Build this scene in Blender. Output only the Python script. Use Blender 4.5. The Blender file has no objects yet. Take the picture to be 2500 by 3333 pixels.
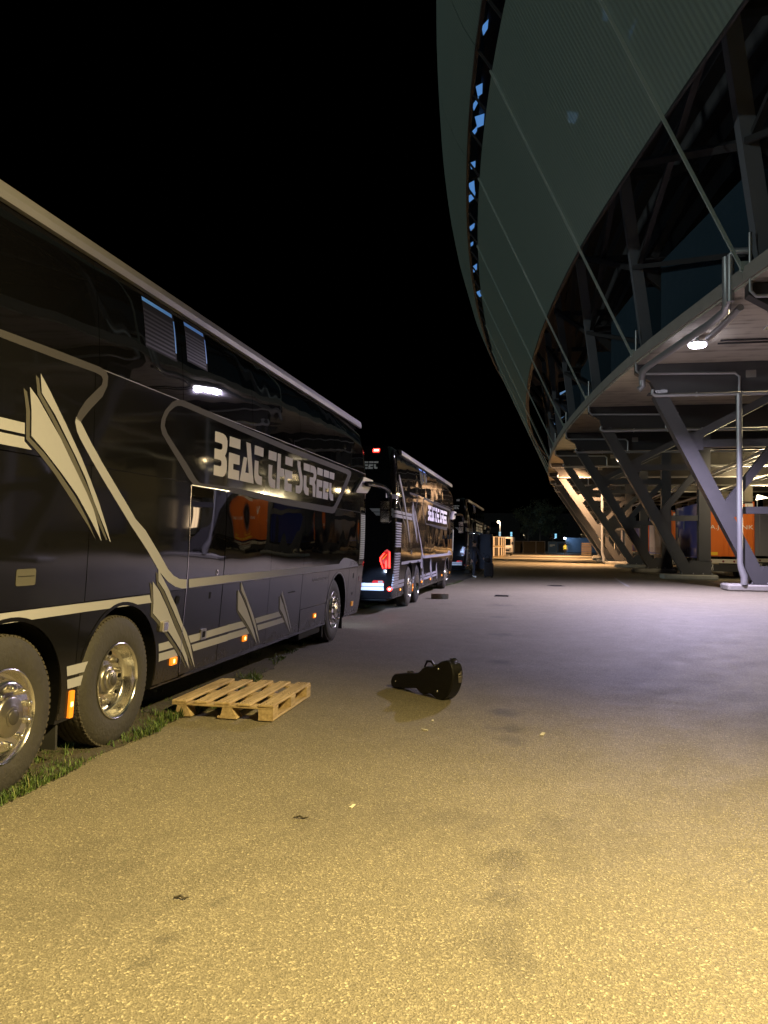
import bpy, bmesh, math, random
from mathutils import Vector, Matrix
from math import sin, cos, pi, sqrt, radians

random.seed(7)
SC = bpy.context.scene
COL = SC.collection

# ------------------------------------------------------------------ camera, sky, lamps, exposure
CAM_H, YAW, PITCH, ROLL = 1.659, 0.2003, 0.0387, 0.012
fwd = Vector((-sin(YAW) * cos(PITCH), cos(YAW) * cos(PITCH), sin(PITCH)))
rgt = Vector((cos(YAW), sin(YAW), 0.0))
upv = rgt.cross(fwd)
r2 = rgt * cos(ROLL) + upv * sin(ROLL)
u2 = -rgt * sin(ROLL) + upv * cos(ROLL)
cam_data = bpy.data.cameras.new('camera')
cam = bpy.data.objects.new('camera', cam_data)
COL.objects.link(cam)
mw = Matrix((r2, u2, -fwd)).transposed().to_4x4()
mw.translation = Vector((0, 0, CAM_H))
cam.matrix_world = mw
cam_data.sensor_fit = 'VERTICAL'
cam_data.sensor_height = 36.0
cam_data.lens = 36.0 * 2521.0 / 3333.0
cam_data.clip_start = 0.05
cam_data.clip_end = 2000
SC.camera = cam

world = bpy.data.worlds.new('World')
SC.world = world
world.use_nodes = True
wn = world.node_tree
sky = wn.nodes.new('ShaderNodeTexSky')
sky.sky_type = 'NISHITA'
sky.sun_disc = False
sky.sun_elevation = radians(-8)
sky.sun_rotation = radians(200)
wn.links.new(sky.outputs['Color'], wn.nodes['Background'].inputs['Color'])
wn.nodes['Background'].inputs['Strength'].default_value = 0.05

fill_sun = bpy.data.lights.new('moon_sun', 'SUN')  # added low cool sun for light on the stadium skin, not a real moon
fill_sun.energy = 0.40
fill_sun.angle = radians(3)
fill_sun.color = (0.86, 1.0, 0.94)
mo = bpy.data.objects.new('moon_sun', fill_sun)
COL.objects.link(mo)
mo.rotation_euler = Vector((0.80, 0.42, -0.11)).to_track_quat('-Z', 'Y').to_euler()

SC.view_settings.view_transform = 'Standard'
SC.view_settings.look = 'None'
SC.view_settings.exposure = 0.0
SC.view_settings.gamma = 1.0
SC.view_settings.use_curve_mapping = False
SC.render.engine = 'CYCLES'
SC.cycles.use_denoising = True
SC.cycles.max_bounces = 8
SC.cycles.glossy_bounces = 4
SC.cycles.transparent_max_bounces = 12
SC.cycles.caustics_reflective = False
SC.cycles.caustics_refractive = False
SC.cycles.sample_clamp_indirect = 4.0


def spot(name, loc, aim, power, col, cone=150, blend=1.0, size=0.12):
    l = bpy.data.lights.new(name, 'SPOT')
    l.energy = power
    l.color = col
    l.spot_size = radians(cone)
    l.spot_blend = blend
    l.shadow_soft_size = size
    o = bpy.data.objects.new(name, l)
    COL.objects.link(o)
    o.location = loc
    d = Vector(aim) - Vector(loc)
    o.rotation_euler = d.to_track_quat('-Z', 'Y').to_euler()
    return o


def point(name, loc, power, col, size=0.15):
    l = bpy.data.lights.new(name, 'POINT')
    l.energy = power
    l.color = col
    l.shadow_soft_size = size
    o = bpy.data.objects.new(name, l)
    COL.objects.link(o)
    o.location = loc
    return o


WARM = (1.0, 0.755, 0.31)
ORANGE = (1.0, 0.56, 0.27)
VIOLET = (0.80, 0.70, 1.0)
LED_POS = (5.06, 27.0, 8.16)
WARM_POS = (5.5, 0.8, 8.2)
# the lamp under the deck beside the camera, the white one ahead, then the warm ones further along
spot('deck_lamp_light', WARM_POS, (0.3, -0.3, 0), 21500, WARM, 104, 1.0)
spot('deck_lamp_light', LED_POS, (4.1, 25.2, 0), 12000, VIOLET, 148, .85)
for yy, pw in ((66, 17000), (88, 25000), (108, 26000)):
    spot('deck_lamp_light', (3.6, yy, 8.2), (0.5, yy + 2, 0), pw, ORANGE, 150, 1.0, .22)
for xx, yy, pw in ((16, 50, 450), (16, 66, 500), (15, 82, 500)):
    point('interior_lamp_light', (xx, yy, 7.6), pw, (1.0, 0.74, 0.38), 0.4)
spot('interior_lamp_light', (9.4, 36.2, 8.2), (9.4, 42, 2.2), 1900, (1.0, 0.80, 0.50), 62, 1.0, .2)  # added spot without a fixture, brightens the rear of the nearest orange trailer
spot('interior_lamp_light', (9.2, 48.5, 8.2), (9.6, 57, 2.0), 900, (1.0, 0.80, 0.50), 75, 1.0, .2)  # another added spot without a fixture, for the trailers farther in
for xx, yy, pw in ((15.6, 59.8, 7000), (21, 41, 7500), (21, 78, 8500)):  # first one is the real floodlight; the other two are added uplights
    spot('floodlight_light', (xx, yy - .3, 5.2), (xx - 3, yy - 8, 9.5), pw, (1.0, 0.80, 0.45), 170, 1.0, .2)
point('pole_lamp_light', (-5.6, 109.6, 4.55), 420, (1.0, 0.80, 0.55), 0.12)
point('fence_lamp_light', (4.2, 148.0, 3.2), 260, (0.45, 0.66, 1.0), 0.15)


# ------------------------------------------------------------------ helpers
def node_mat(name):
    m = bpy.data.materials.new(name)
    m.use_nodes = True
    nt = m.node_tree
    return m, nt, nt.nodes['Principled BSDF']


def mat(name, col, rough=0.5, metal=0.0, coat=0.0, noise=0.0, nscale=8.0, bump=0.0, bscale=40.0, emit=None, estr=0.0, spec=0.5, coords='Object'):
    m, nt, b = node_mat(name)
    b.inputs['Base Color'].default_value = (*col, 1)
    b.inputs['Roughness'].default_value = rough
    b.inputs['Metallic'].default_value = metal
    b.inputs['Specular IOR Level'].default_value = spec
    if coat:
        b.inputs['Coat Weight'].default_value = coat
        b.inputs['Coat Roughness'].default_value = 0.03
    tc = nt.nodes.new('ShaderNodeTexCoord')
    if noise:
        n = nt.nodes.new('ShaderNodeTexNoise')
        n.inputs['Scale'].default_value = nscale
        n.inputs['Detail'].default_value = 6
        n.inputs['Roughness'].default_value = 0.65
        nt.links.new(tc.outputs[coords], n.inputs['Vector'])
        mx = nt.nodes.new('ShaderNodeMix')
        mx.data_type = 'RGBA'
        mx.inputs['A'].default_value = (*[max(0, c * (1 - noise)) for c in col], 1)
        mx.inputs['B'].default_value = (*[min(1, c * (1 + noise)) for c in col], 1)
        nt.links.new(n.outputs['Fac'], mx.inputs['Factor'])
        nt.links.new(mx.outputs['Result'], b.inputs['Base Color'])
        rr = nt.nodes.new('ShaderNodeMapRange')
        rr.inputs['To Min'].default_value = max(0.02, rough - 0.12)
        rr.inputs['To Max'].default_value = min(1, rough + 0.12)
        nt.links.new(n.outputs['Fac'], rr.inputs['Value'])
        nt.links.new(rr.outputs['Result'], b.inputs['Roughness'])
    if bump:
        n2 = nt.nodes.new('ShaderNodeTexNoise')
        n2.inputs['Scale'].default_value = bscale
        n2.inputs['Detail'].default_value = 4
        nt.links.new(tc.outputs[coords], n2.inputs['Vector'])
        bp = nt.nodes.new('ShaderNodeBump')
        bp.inputs['Strength'].default_value = bump
        bp.inputs['Distance'].default_value = 0.02
        nt.links.new(n2.outputs['Fac'], bp.inputs['Height'])
        nt.links.new(bp.outputs['Normal'], b.inputs['Normal'])
    if emit:
        b.inputs['Emission Color'].default_value = (*emit, 1)
        b.inputs['Emission Strength'].default_value = estr
    return m


def wavy_gloss(name, col, rough, amp, scale, metal=0.0, coat=1.0, spec=0.5, dust=None):
    m, nt, b = node_mat(name)
    b.inputs['Base Color'].default_value = (*col, 1)
    b.inputs['Roughness'].default_value = rough
    b.inputs['Metallic'].default_value = metal
    b.inputs['Coat Weight'].default_value = coat
    b.inputs['Specular IOR Level'].default_value = spec
    b.inputs['Coat Roughness'].default_value = 0.02
    tc = nt.nodes.new('ShaderNodeTexCoord')
    n = nt.nodes.new('ShaderNodeTexNoise')
    n.inputs['Scale'].default_value = scale
    n.inputs['Detail'].default_value = 1.0
    nt.links.new(tc.outputs['Object'], n.inputs['Vector'])
    bp = nt.nodes.new('ShaderNodeBump')
    bp.inputs['Strength'].default_value = 1.0
    bp.inputs['Distance'].default_value = amp
    nt.links.new(n.outputs['Fac'], bp.inputs['Height'])
    nt.links.new(bp.outputs['Normal'], b.inputs['Normal'])
    nt.links.new(bp.outputs['Normal'], b.inputs['Coat Normal'])
    if dust:
        # road film thrown up along the bottom edge
        sp = nt.nodes.new('ShaderNodeSeparateXYZ')
        nt.links.new(tc.outputs['Object'], sp.inputs[0])
        mr = nt.nodes.new('ShaderNodeMapRange')
        mr.inputs['From Min'].default_value = .85
        mr.inputs['From Max'].default_value = .36
        nt.links.new(sp.outputs['Z'], mr.inputs['Value'])
        dn = nt.nodes.new('ShaderNodeTexNoise')
        dn.inputs['Scale'].default_value = 5
        dn.inputs['Detail'].default_value = 7
        dn.inputs['Roughness'].default_value = .75
        nt.links.new(tc.outputs['Object'], dn.inputs['Vector'])
        mu = nt.nodes.new('ShaderNodeMath')
        mu.operation = 'MULTIPLY'
        nt.links.new(mr.outputs['Result'], mu.inputs[0])
        nt.links.new(dn.outputs['Fac'], mu.inputs[1])
        mx = nt.nodes.new('ShaderNodeMix')
        mx.data_type = 'RGBA'
        mx.inputs['A'].default_value = (*col, 1)
        mx.inputs['B'].default_value = (*dust, 1)
        nt.links.new(mu.outputs[0], mx.inputs['Factor'])
        nt.links.new(mx.outputs['Result'], b.inputs['Base Color'])
        ra = nt.nodes.new('ShaderNodeMath')
        ra.operation = 'MULTIPLY_ADD'
        ra.inputs[1].default_value = .35
        ra.inputs[2].default_value = rough
        nt.links.new(mu.outputs[0], ra.inputs[0])
        nt.links.new(ra.outputs[0], b.inputs['Roughness'])
    return m


M = {}
M['glass'] = wavy_gloss('coach_glass', (0.003, 0.003, 0.0035), 0.02, 0.010, 1.1, 0.0, 0.0)
M['paint'] = wavy_gloss('coach_paint', (0.006, 0.006, 0.007), 0.05, 0.004, 1.3, 0.0, 0.0)
M['skirt'] = wavy_gloss('coach_skirt_paint', (0.006, 0.006, 0.007), 0.11, 0.0015, 2.0, 0.0, 0.0, 0.22, (0.035, 0.030, 0.022))
M['core'] = mat('coach_core', (0.005, 0.005, 0.005), 0.6, spec=0.08)
M['silver'] = mat('decal_silver', (0.32, 0.325, 0.36), 0.6, 0.0, 0, 0.05, 30, spec=0.12)
M['grey'] = mat('decal_grey', (0.085, 0.082, 0.07), 0.65, 0.0, 0, 0.05, 30, spec=0.1)
M['frame'] = mat('decal_frame', (0.050, 0.048, 0.052), 0.65, 0.0, 0, spec=0.1)
M['rail'] = mat('roof_rail', (0.20, 0.20, 0.22), 0.5, 0.3, 0, 0.05, 2, spec=0.25)
M['letter'] = mat('decal_letter', (0.74, 0.73, 0.76), 0.65, 0, 0, spec=0.15)
M['mirror_white'] = mat('mirror_white', (0.60, 0.58, 0.60), 0.35)
M['faint'] = mat('decal_faint', (0.16, 0.155, 0.17), 0.4)
M['ink'] = mat('decal_black', (0.012, 0.012, 0.012), 0.4)
M['trim'] = mat('chrome_trim', (0.55, 0.53, 0.50), 0.15, 1.0)
M['rubber'] = mat('rubber', (0.022, 0.022, 0.02), 0.75, 0, 0, 0.3, 10)
M['tyre'] = mat('tyre_rubber', (0.032, 0.030, 0.026), 0.75, 0, 0, 0.35, 7, 0.35, 30)
M['tread'] = mat('tyre_tread', (0.055, 0.048, 0.034), 0.85, 0, 0, 0.4, 14, 0.5, 40)
M['chrome'] = mat('polished_rim', (0.78, 0.76, 0.72), 0.20, 1.0, 0, 0.06, 8, 0.12, 18)
M['hub'] = mat('hub_metal', (0.42, 0.40, 0.36), 0.32, 1.0, 0, 0.15, 10)
M['darkhub'] = mat('hub_badge', (0.09, 0.085, 0.08), 0.35, 0.6)
M['amber'] = mat('amber_lamp', (0.8, 0.25, 0.02), 0.25, emit=(1.0, 0.27, 0.015), estr=0.75)
M['amber_hot'] = mat('amber_bulb', (1, 0.7, 0.3), 0.3, emit=(1.0, 0.58, 0.14), estr=6)
M['amber_off'] = mat('amber_reflector', (0.55, 0.26, 0.03), 0.25, emit=(1.0, 0.36, 0.03), estr=0.25)  # amber lens without a bulb; a faint glow is put into it
M['red_hot'] = mat('red_lamp', (0.8, 0.02, 0.02), 0.25, emit=(1.0, 0.035, 0.025), estr=7)
M['red_core'] = mat('red_bulb', (1, 0.4, 0.35), 0.25, emit=(1.0, 0.30, 0.22), estr=9)
M['red_dim'] = mat('red_lens', (0.12, 0.005, 0.005), 0.2, emit=(1.0, 0.012, 0.008), estr=0.55)
M['red_off'] = mat('red_lens_off', (0.16, 0.03, 0.035), 0.2)
M['lens'] = mat('clear_lens', (0.6, 0.58, 0.5), 0.12, 0.6, 0.5)
M['head'] = mat('headlamp', (0.9, 0.9, 1.0), 0.2, emit=(0.75, 0.85, 1.0), estr=20)
M['blind'] = mat('blind_slat', (0.34, 0.38, 0.36), 0.55, emit=(0.5, 0.62, 0.58), estr=0.035)  # slight glow stands in for cabin light on the slats
M['blind_dark'] = mat('dark_blind', (0.010, 0.0095, 0.010), 0.4, emit=(0.5, 0.4, 0.4), estr=0.006, spec=0.15)  # trace of glow put into the dark slats for light indoors
M['blue_edge'] = mat('blue_light_edge', (0.1, 0.3, 0.8), 0.4, emit=(0.08, 0.28, 0.95), estr=0.16)
M['asph_white'] = mat('road_paint', (0.30, 0.30, 0.28), 0.8, 0, 0, 0.35, 20)


def link(name, me, parent=None, loc=None):
    o = bpy.data.objects.new(name, me)
    COL.objects.link(o)
    if parent:
        o.parent = parent
    if loc:
        o.location = loc
    return o


def tag(o, label=None, cat=None, group=None, kind=None):
    if label:
        o['label'] = label
    if cat:
        o['category'] = cat
    if group:
        o['group'] = group
    if kind:
        o['kind'] = kind
    return o


def empty(name, loc=(0, 0, 0), rz=0.0):
    o = bpy.data.objects.new(name, None)
    o.empty_display_size = 0.2
    COL.objects.link(o)
    o.location = loc
    o.rotation_euler = (0, 0, rz)
    return o


def kids(o):
    return [c for c in bpy.data.objects if c.parent == o]


def copy_tree(o, parent=None, tree=None):
    if tree is None:
        tree = {}
        for c in bpy.data.objects:
            if c.parent:
                tree.setdefault(c.parent.name, []).append(c)
    c = o.copy()
    COL.objects.link(c)
    if parent:
        c.parent = parent
    for ch in tree.get(o.name, []):
        copy_tree(ch, c, tree)
    return c


class MB:
    """collects simple solids and links them as one mesh object"""

    def __init__(self):
        self.v, self.f, self.s, self.mi = [], [], [], []
        self.cur = 0

    def add(self, vs, fs, smooth=False):
        n = len(self.v)
        self.v += [tuple(p) for p in vs]
        self.f += [tuple(i + n for i in f) for f in fs]
        self.s += [smooth] * len(fs)
        self.mi += [self.cur] * len(fs)
        return self

    def box(self, x0, x1, y0, y1, z0, z1, bev=0.0):
        x0, x1 = min(x0, x1), max(x0, x1)
        y0, y1 = min(y0, y1), max(y0, y1)
        z0, z1 = min(z0, z1), max(z0, z1)
        if bev > 0:
            b = min(bev, (x1 - x0) * .45, (y1 - y0) * .45, (z1 - z0) * .45)
            vs, idx = [], {}
            for ix, x in enumerate((x0, x1)):
                for iy, y in enumerate((y0, y1)):
                    for iz, z in enumerate((z0, z1)):
                        sx, sy, sz = (1 if ix == 0 else -1), (1 if iy == 0 else -1), (1 if iz == 0 else -1)
                        idx[ix, iy, iz] = len(vs)
                        vs += [(x, y + sy * b, z + sz * b), (x + sx * b, y, z + sz * b), (x + sx * b, y + sy * b, z)]
            g = lambda a, bb, c, k: idx[a, bb, c] + k
            fs = []
            for i in (0, 1):
                q = [g(i, 0, 0, 0), g(i, 1, 0, 0), g(i, 1, 1, 0), g(i, 0, 1, 0)]
                fs.append(q if i else q[::-1])
                q = [g(0, i, 0, 1), g(0, i, 1, 1), g(1, i, 1, 1), g(1, i, 0, 1)]
                fs.append(q if i else q[::-1])
                q = [g(0, 0, i, 2), g(1, 0, i, 2), g(1, 1, i, 2), g(0, 1, i, 2)]
                fs.append(q if i else q[::-1])
            for a in (0, 1):
                for c in (0, 1):
                    fs.append([g(a, c, 0, 0), g(a, c, 1, 0), g(a, c, 1, 1), g(a, c, 0, 1)])
                    fs.append([g(a, 0, c, 0), g(a, 1, c, 0), g(a, 1, c, 2), g(a, 0, c, 2)])
                    fs.append([g(0, a, c, 1), g(1, a, c, 1), g(1, a, c, 2), g(0, a, c, 2)])
            for a in (0, 1):
                for bb in (0, 1):
                    for c in (0, 1):
                        fs.append([g(a, bb, c, 0), g(a, bb, c, 1), g(a, bb, c, 2)])
            return self.add(vs, fs)
        vs = [(x, y, z) for z in (z0, z1) for y in (y0, y1) for x in (x0, x1)]
        return self.add(vs, [(0, 2, 3, 1), (4, 5, 7, 6), (0, 1, 5, 4), (2, 6, 7, 3), (0, 4, 6, 2), (1, 3, 7, 5)])

    def bar(self, a, b, w, d, side=None):
        """rectangular bar from a to b; d is the size along 'side'"""
        a, b = Vector(a), Vector(b)
        t = (b - a).normalized()
        s = Vector(side) if side else (Vector((0, 1, 0)) if abs(t.y) < .9 else Vector((1, 0, 0)))
        s = (s - t * s.dot(t)).normalized()
        u = t.cross(s)
        vs = []
        for p in (a, b):
            for i, j in ((-1, -1), (1, -1), (1, 1), (-1, 1)):
                vs.append(p + u * (i * w / 2) + s * (j * d / 2))
        return self.add(vs, [(0, 3, 2, 1), (4, 5, 6, 7), (0, 1, 5, 4), (1, 2, 6, 5), (2, 3, 7, 6), (3, 0, 4, 7)])

    def tube(self, pts, r, n=8, caps=True):
        pts = [Vector(p) for p in pts]
        rs = r if isinstance(r, (list, tuple)) else [r] * len(pts)
        vs, prev = [], None
        for i, p in enumerate(pts):
            t = (pts[min(i + 1, len(pts) - 1)] - pts[max(i - 1, 0)]).normalized()
            if prev is None:
                s = t.orthogonal().normalized()
            else:
                s = (prev - t * prev.dot(t)).normalized()
            prev = s
            u = t.cross(s)
            for k in range(n):
                a = 2 * pi * k / n
                vs.append(p + (s * cos(a) + u * sin(a)) * rs[i])
        fs = []
        for i in range(len(pts) - 1):
            for k in range(n):
                k2 = (k + 1) % n
                fs.append((i * n + k, i * n + k2, (i + 1) * n + k2, (i + 1) * n + k))
        self.add(vs, fs, True)
        if caps:
            m = (len(pts) - 1) * n
            self.add(vs[:n], [tuple(range(n))[::-1]])
            self.add(vs[m:], [tuple(range(n))])
        return self

    def lathe(self, prof, c, n=32, axis='x', a0=0.0, a1=2 * pi):
        """prof: list of (radius, along-axis)"""
        full = abs(a1 - a0 - 2 * pi) < 1e-6
        k = n if full else n + 1
        vs, fs = [], []
        for i in range(k):
            a = a0 + (a1 - a0) * i / n
            for r, x in prof:
                if axis == 'x':
                    vs.append((c[0] + x, c[1] + r * cos(a), c[2] + r * sin(a)))
                elif axis == 'z':
                    vs.append((c[0] + r * cos(a), c[1] + r * sin(a), c[2] + x))
                else:
                    vs.append((c[0] + r * sin(a), c[1] + x, c[2] + r * cos(a)))
        m = len(prof)
        for i in range(n):
            j = (i + 1) % k
            for q in range(m - 1):
                fs.append((i * m + q, j * m + q, j * m + q + 1, i * m + q + 1))
        return self.add(vs, fs, True)

    def prism(self, poly, a, b, plane='xz'):
        """extrude a 2D polygon between a and b on the missing axis"""
        def P(p, t):
            if plane == 'xz':
                return (p[0], t, p[1])
            if plane == 'yz':
                return (t, p[0], p[1])
            return (p[0], p[1], t)
        n = len(poly)
        vs = [P(p, a) for p in poly] + [P(p, b) for p in poly]
        fs = [tuple(range(n)), tuple(range(2 * n - 1, n - 1, -1))]
        fs += [(i, i + n, (i + 1) % n + n, (i + 1) % n) for i in range(n)]
        return self.add(vs, fs)

    def mesh(self, name, mats, recalc=True):
        me = bpy.data.meshes.new(name)
        me.from_pydata(self.v, [], self.f)
        if not isinstance(mats, (list, tuple)):
            mats = [mats]
        for m in mats:
            me.materials.append(m)
        me.polygons.foreach_set('use_smooth', self.s)
        me.polygons.foreach_set('material_index', self.mi)
        me.update()
        if any(self.s):
            me.set_sharp_from_angle(angle=radians(50))
        if recalc:
            bm = bmesh.new()
            bm.from_mesh(me)
            bmesh.ops.recalc_face_normals(bm, faces=bm.faces)
            bm.to_mesh(me)
            bm.free()
        return me

    def build(self, name, mats, parent=None, loc=None, recalc=True):
        return link(name, self.mesh(name, mats, recalc), parent, loc)


def pchip(xs, ys):
    n = len(xs)
    h = [xs[i + 1] - xs[i] for i in range(n - 1)]
    d = [(ys[i + 1] - ys[i]) / h[i] for i in range(n - 1)]
    m = [d[0]] + [0.0] * (n - 2) + [d[-1]]
    for i in range(1, n - 1):
        if d[i - 1] * d[i] > 0:
            w1, w2 = 2 * h[i] + h[i - 1], h[i] + 2 * h[i - 1]
            m[i] = (w1 + w2) / (w1 / d[i - 1] + w2 / d[i])

    def f(x):
        if x <= xs[0]:
            return ys[0]
        if x >= xs[-1]:
            return ys[-1]
        i = max(k for k in range(n - 1) if xs[k] <= x)
        t = (x - xs[i]) / h[i]
        return ((1 + 2 * t) * (1 - t) ** 2 * ys[i] + t * (1 - t) ** 2 * h[i] * m[i] + t * t * (3 - 2 * t) * ys[i + 1] + t * t * (t - 1) * h[i] * m[i + 1])
    return f


def text_mesh(body, size, name='tmp', depth=0.0, spacing=1.0, shear=0.0):
    c = bpy.data.curves.new(name, 'FONT')
    c.body = body
    c.size = size
    c.extrude = depth
    c.space_character = spacing
    c.shear = shear
    c.resolution_u = 2
    o = bpy.data.objects.new(name, c)
    COL.objects.link(o)
    dg = bpy.context.evaluated_depsgraph_get()
    me = bpy.data.meshes.new_from_object(o.evaluated_get(dg))
    bpy.data.objects.remove(o)
    bpy.data.curves.remove(c)
    return me

# coach graphics, millimetres along the coach and above ground
DEC_LIGHT=[[[2433,2761],[2542,2659],[2738,2455],[2931,2244],[3055,2090],[3180,1923],[3287,1755],[3361,1632],[3342,1642],[3224,1787],[3110,1932],[2982,2110],[2840,2265],[2607,2504],[2451,2632]],[[2327,2647],[2407,2595],[2493,2518],[2673,2355],[2779,2240],[3005,1997],[3102,1880],[3168,1766],[3230,1637],[3136,1732],[3055,1814],[2888,1971],[2684,2121],[2515,2234],[2357,2329],[2351,2494]],[[1904,2401],[2055,2405],[2287,2404],[2290,2331],[2059,2331],[1907,2331]],[[1908,2312],[2060,2312],[2287,2311],[2288,2285],[2366,2237],[2063,2238],[1912,2240]],[[2850,2536],[2908,2506],[2965,2451],[3053,2367],[3222,2223],[3618,1910],[3626,1790],[3216,2113],[3046,2257],[2909,2380],[2864,2430],[2839,2495]],[[3618,1910],[3727,1822],[3893,1735],[4216,1489],[4337,1392],[4458,1327],[4580,1291],[4739,1279],[4756,1195],[4650,1198],[4509,1222],[4351,1278],[4183,1372],[3940,1565],[3626,1789]],[[4777,1281],[5603,1284],[5787,1286],[5716,1281],[6959,1284],[8627,1282],[8974,1281],[10430,1286],[10495,1322],[10709,1378],[10902,1378],[11397,1331],[11687,1285],[11847,1209],[9801,1198],[8652,1200],[6981,1200],[5734,1201],[5615,1198],[4794,1198]],[[4158,1396],[4287,1283],[4403,1186],[4439,1146],[4568,1033],[4723,863],[4830,766],[4948,626],[5081,395],[5062,406],[5019,460],[4901,603],[4803,713],[4723,801],[4487,1023],[4304,1197],[4174,1288]],[[4069,1293],[4204,1203],[4393,1030],[4582,838],[4760,673],[4889,530],[4965,394],[4903,448],[4780,574],[4649,675],[4458,813],[4293,911],[4126,1011],[4116,1099]],[[4283,724],[4474,725],[4582,654],[4302,653]],[[4305,634],[4603,633],[4690,561],[4313,561]],[[4877,727],[5143,726],[5839,731],[5839,736],[6256,732],[6384,658],[5855,659],[5855,659],[4944,650]],[[4967,629],[5861,632],[5860,636],[6419,637],[6527,564],[5877,561],[5878,556],[5021,558]],[[6668,729],[7516,736],[7639,666],[6732,662]],[[6757,636],[7685,640],[7791,572],[6811,567]],[[6116,1195],[6287,1041],[6552,819],[6695,680],[6898,408],[6867,423],[6678,618],[6516,777],[6319,966],[6143,1093]],[[6047,1110],[6236,978],[6382,862],[6558,694],[6684,560],[6801,403],[6710,477],[6539,610],[6343,737],[6102,874]],[[7573,1012],[7759,844],[7924,676],[8155,391],[8057,480],[7886,666],[7726,821],[7572,959]],[[7513,950],[7689,811],[7900,613],[8080,396],[7902,529],[7703,683],[7555,768]],[[2912,734],[3208,732],[3183,659],[2928,661]],[[2932,635],[3183,636],[3168,564],[2946,566]],[[2088,1183],[2148,1183],[3029,1181],[4035,1178],[4078,1107],[3040,1114],[2158,1114],[2098,1114]]]
DEC_GREY=[[[2384,2740],[2419,2722],[2440,2628],[2588,2498],[2824,2263],[3037,2018],[3135,1895],[3310,1649],[3289,1649],[3166,1785],[3042,1935],[2800,2224],[2580,2455],[2408,2613]],[[2264,2630],[2301,2609],[2337,2485],[2340,2316],[2506,2227],[2675,2108],[2867,1960],[3028,1800],[3154,1647],[3044,1750],[2849,1912],[2607,2108],[2442,2220],[2306,2300],[2298,2485]],[[1958,2949],[2038,2950],[2642,2959],[3141,2962],[3226,2950],[3257,2913],[3245,2836],[3182,2743],[3028,2620],[2937,2539],[2911,2506],[2846,2519],[2880,2579],[2959,2669],[3080,2764],[3169,2832],[3184,2875],[3160,2898],[3080,2906],[2607,2899],[2038,2899],[1958,2899]],[[4118,1375],[4156,1352],[4171,1281],[4294,1192],[4462,1030],[4712,797],[4889,599],[5038,401],[4999,422],[4886,548],[4774,665],[4610,819],[4417,1023],[4239,1190],[4146,1264]],[[4018,1288],[4064,1263],[4097,1173],[4123,1008],[4287,909],[4424,812],[4640,660],[4786,539],[4897,410],[4869,425],[4778,512],[4608,642],[4366,818],[4215,919],[4093,988],[4072,1123]],[[6087,1178],[6113,1160],[6141,1088],[6314,956],[6510,766],[6663,614],[6858,424],[6764,522],[6564,704],[6387,872],[6239,994],[6120,1084]],[[6014,1101],[6045,1077],[6096,870],[6336,735],[6533,606],[6769,423],[6677,481],[6479,606],[6289,715],[6073,857]],[[7543,961],[7570,953],[7723,815],[7876,667],[8107,399],[7873,642],[7699,810]],[[7486,939],[7509,932],[7550,765],[7695,677],[8040,416],[7838,541],[7671,654],[7529,761]]]
FRAME_OUT=[[4318,2906],[4415,2945],[4542,2966],[5862,2938],[7812,2913],[10887,2912],[11086,2889],[11079,2820],[10789,2614],[10161,2214],[10019,2128],[9867,2106],[7552,2127],[5888,2171],[4835,2189],[4773,2201],[4682,2240],[4473,2378],[4249,2517],[4141,2590],[4108,2646],[4122,2722],[4183,2807]]
FRAME_IN=[[4371,2871],[4421,2890],[4498,2903],[4628,2902],[5859,2875],[7807,2837],[10732,2825],[10828,2810],[10780,2770],[10504,2582],[10027,2264],[9943,2226],[9817,2209],[7546,2212],[5885,2232],[4959,2215],[4902,2224],[4848,2247],[4615,2392],[4383,2521],[4244,2604],[4184,2670],[4199,2735],[4262,2807]]
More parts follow.
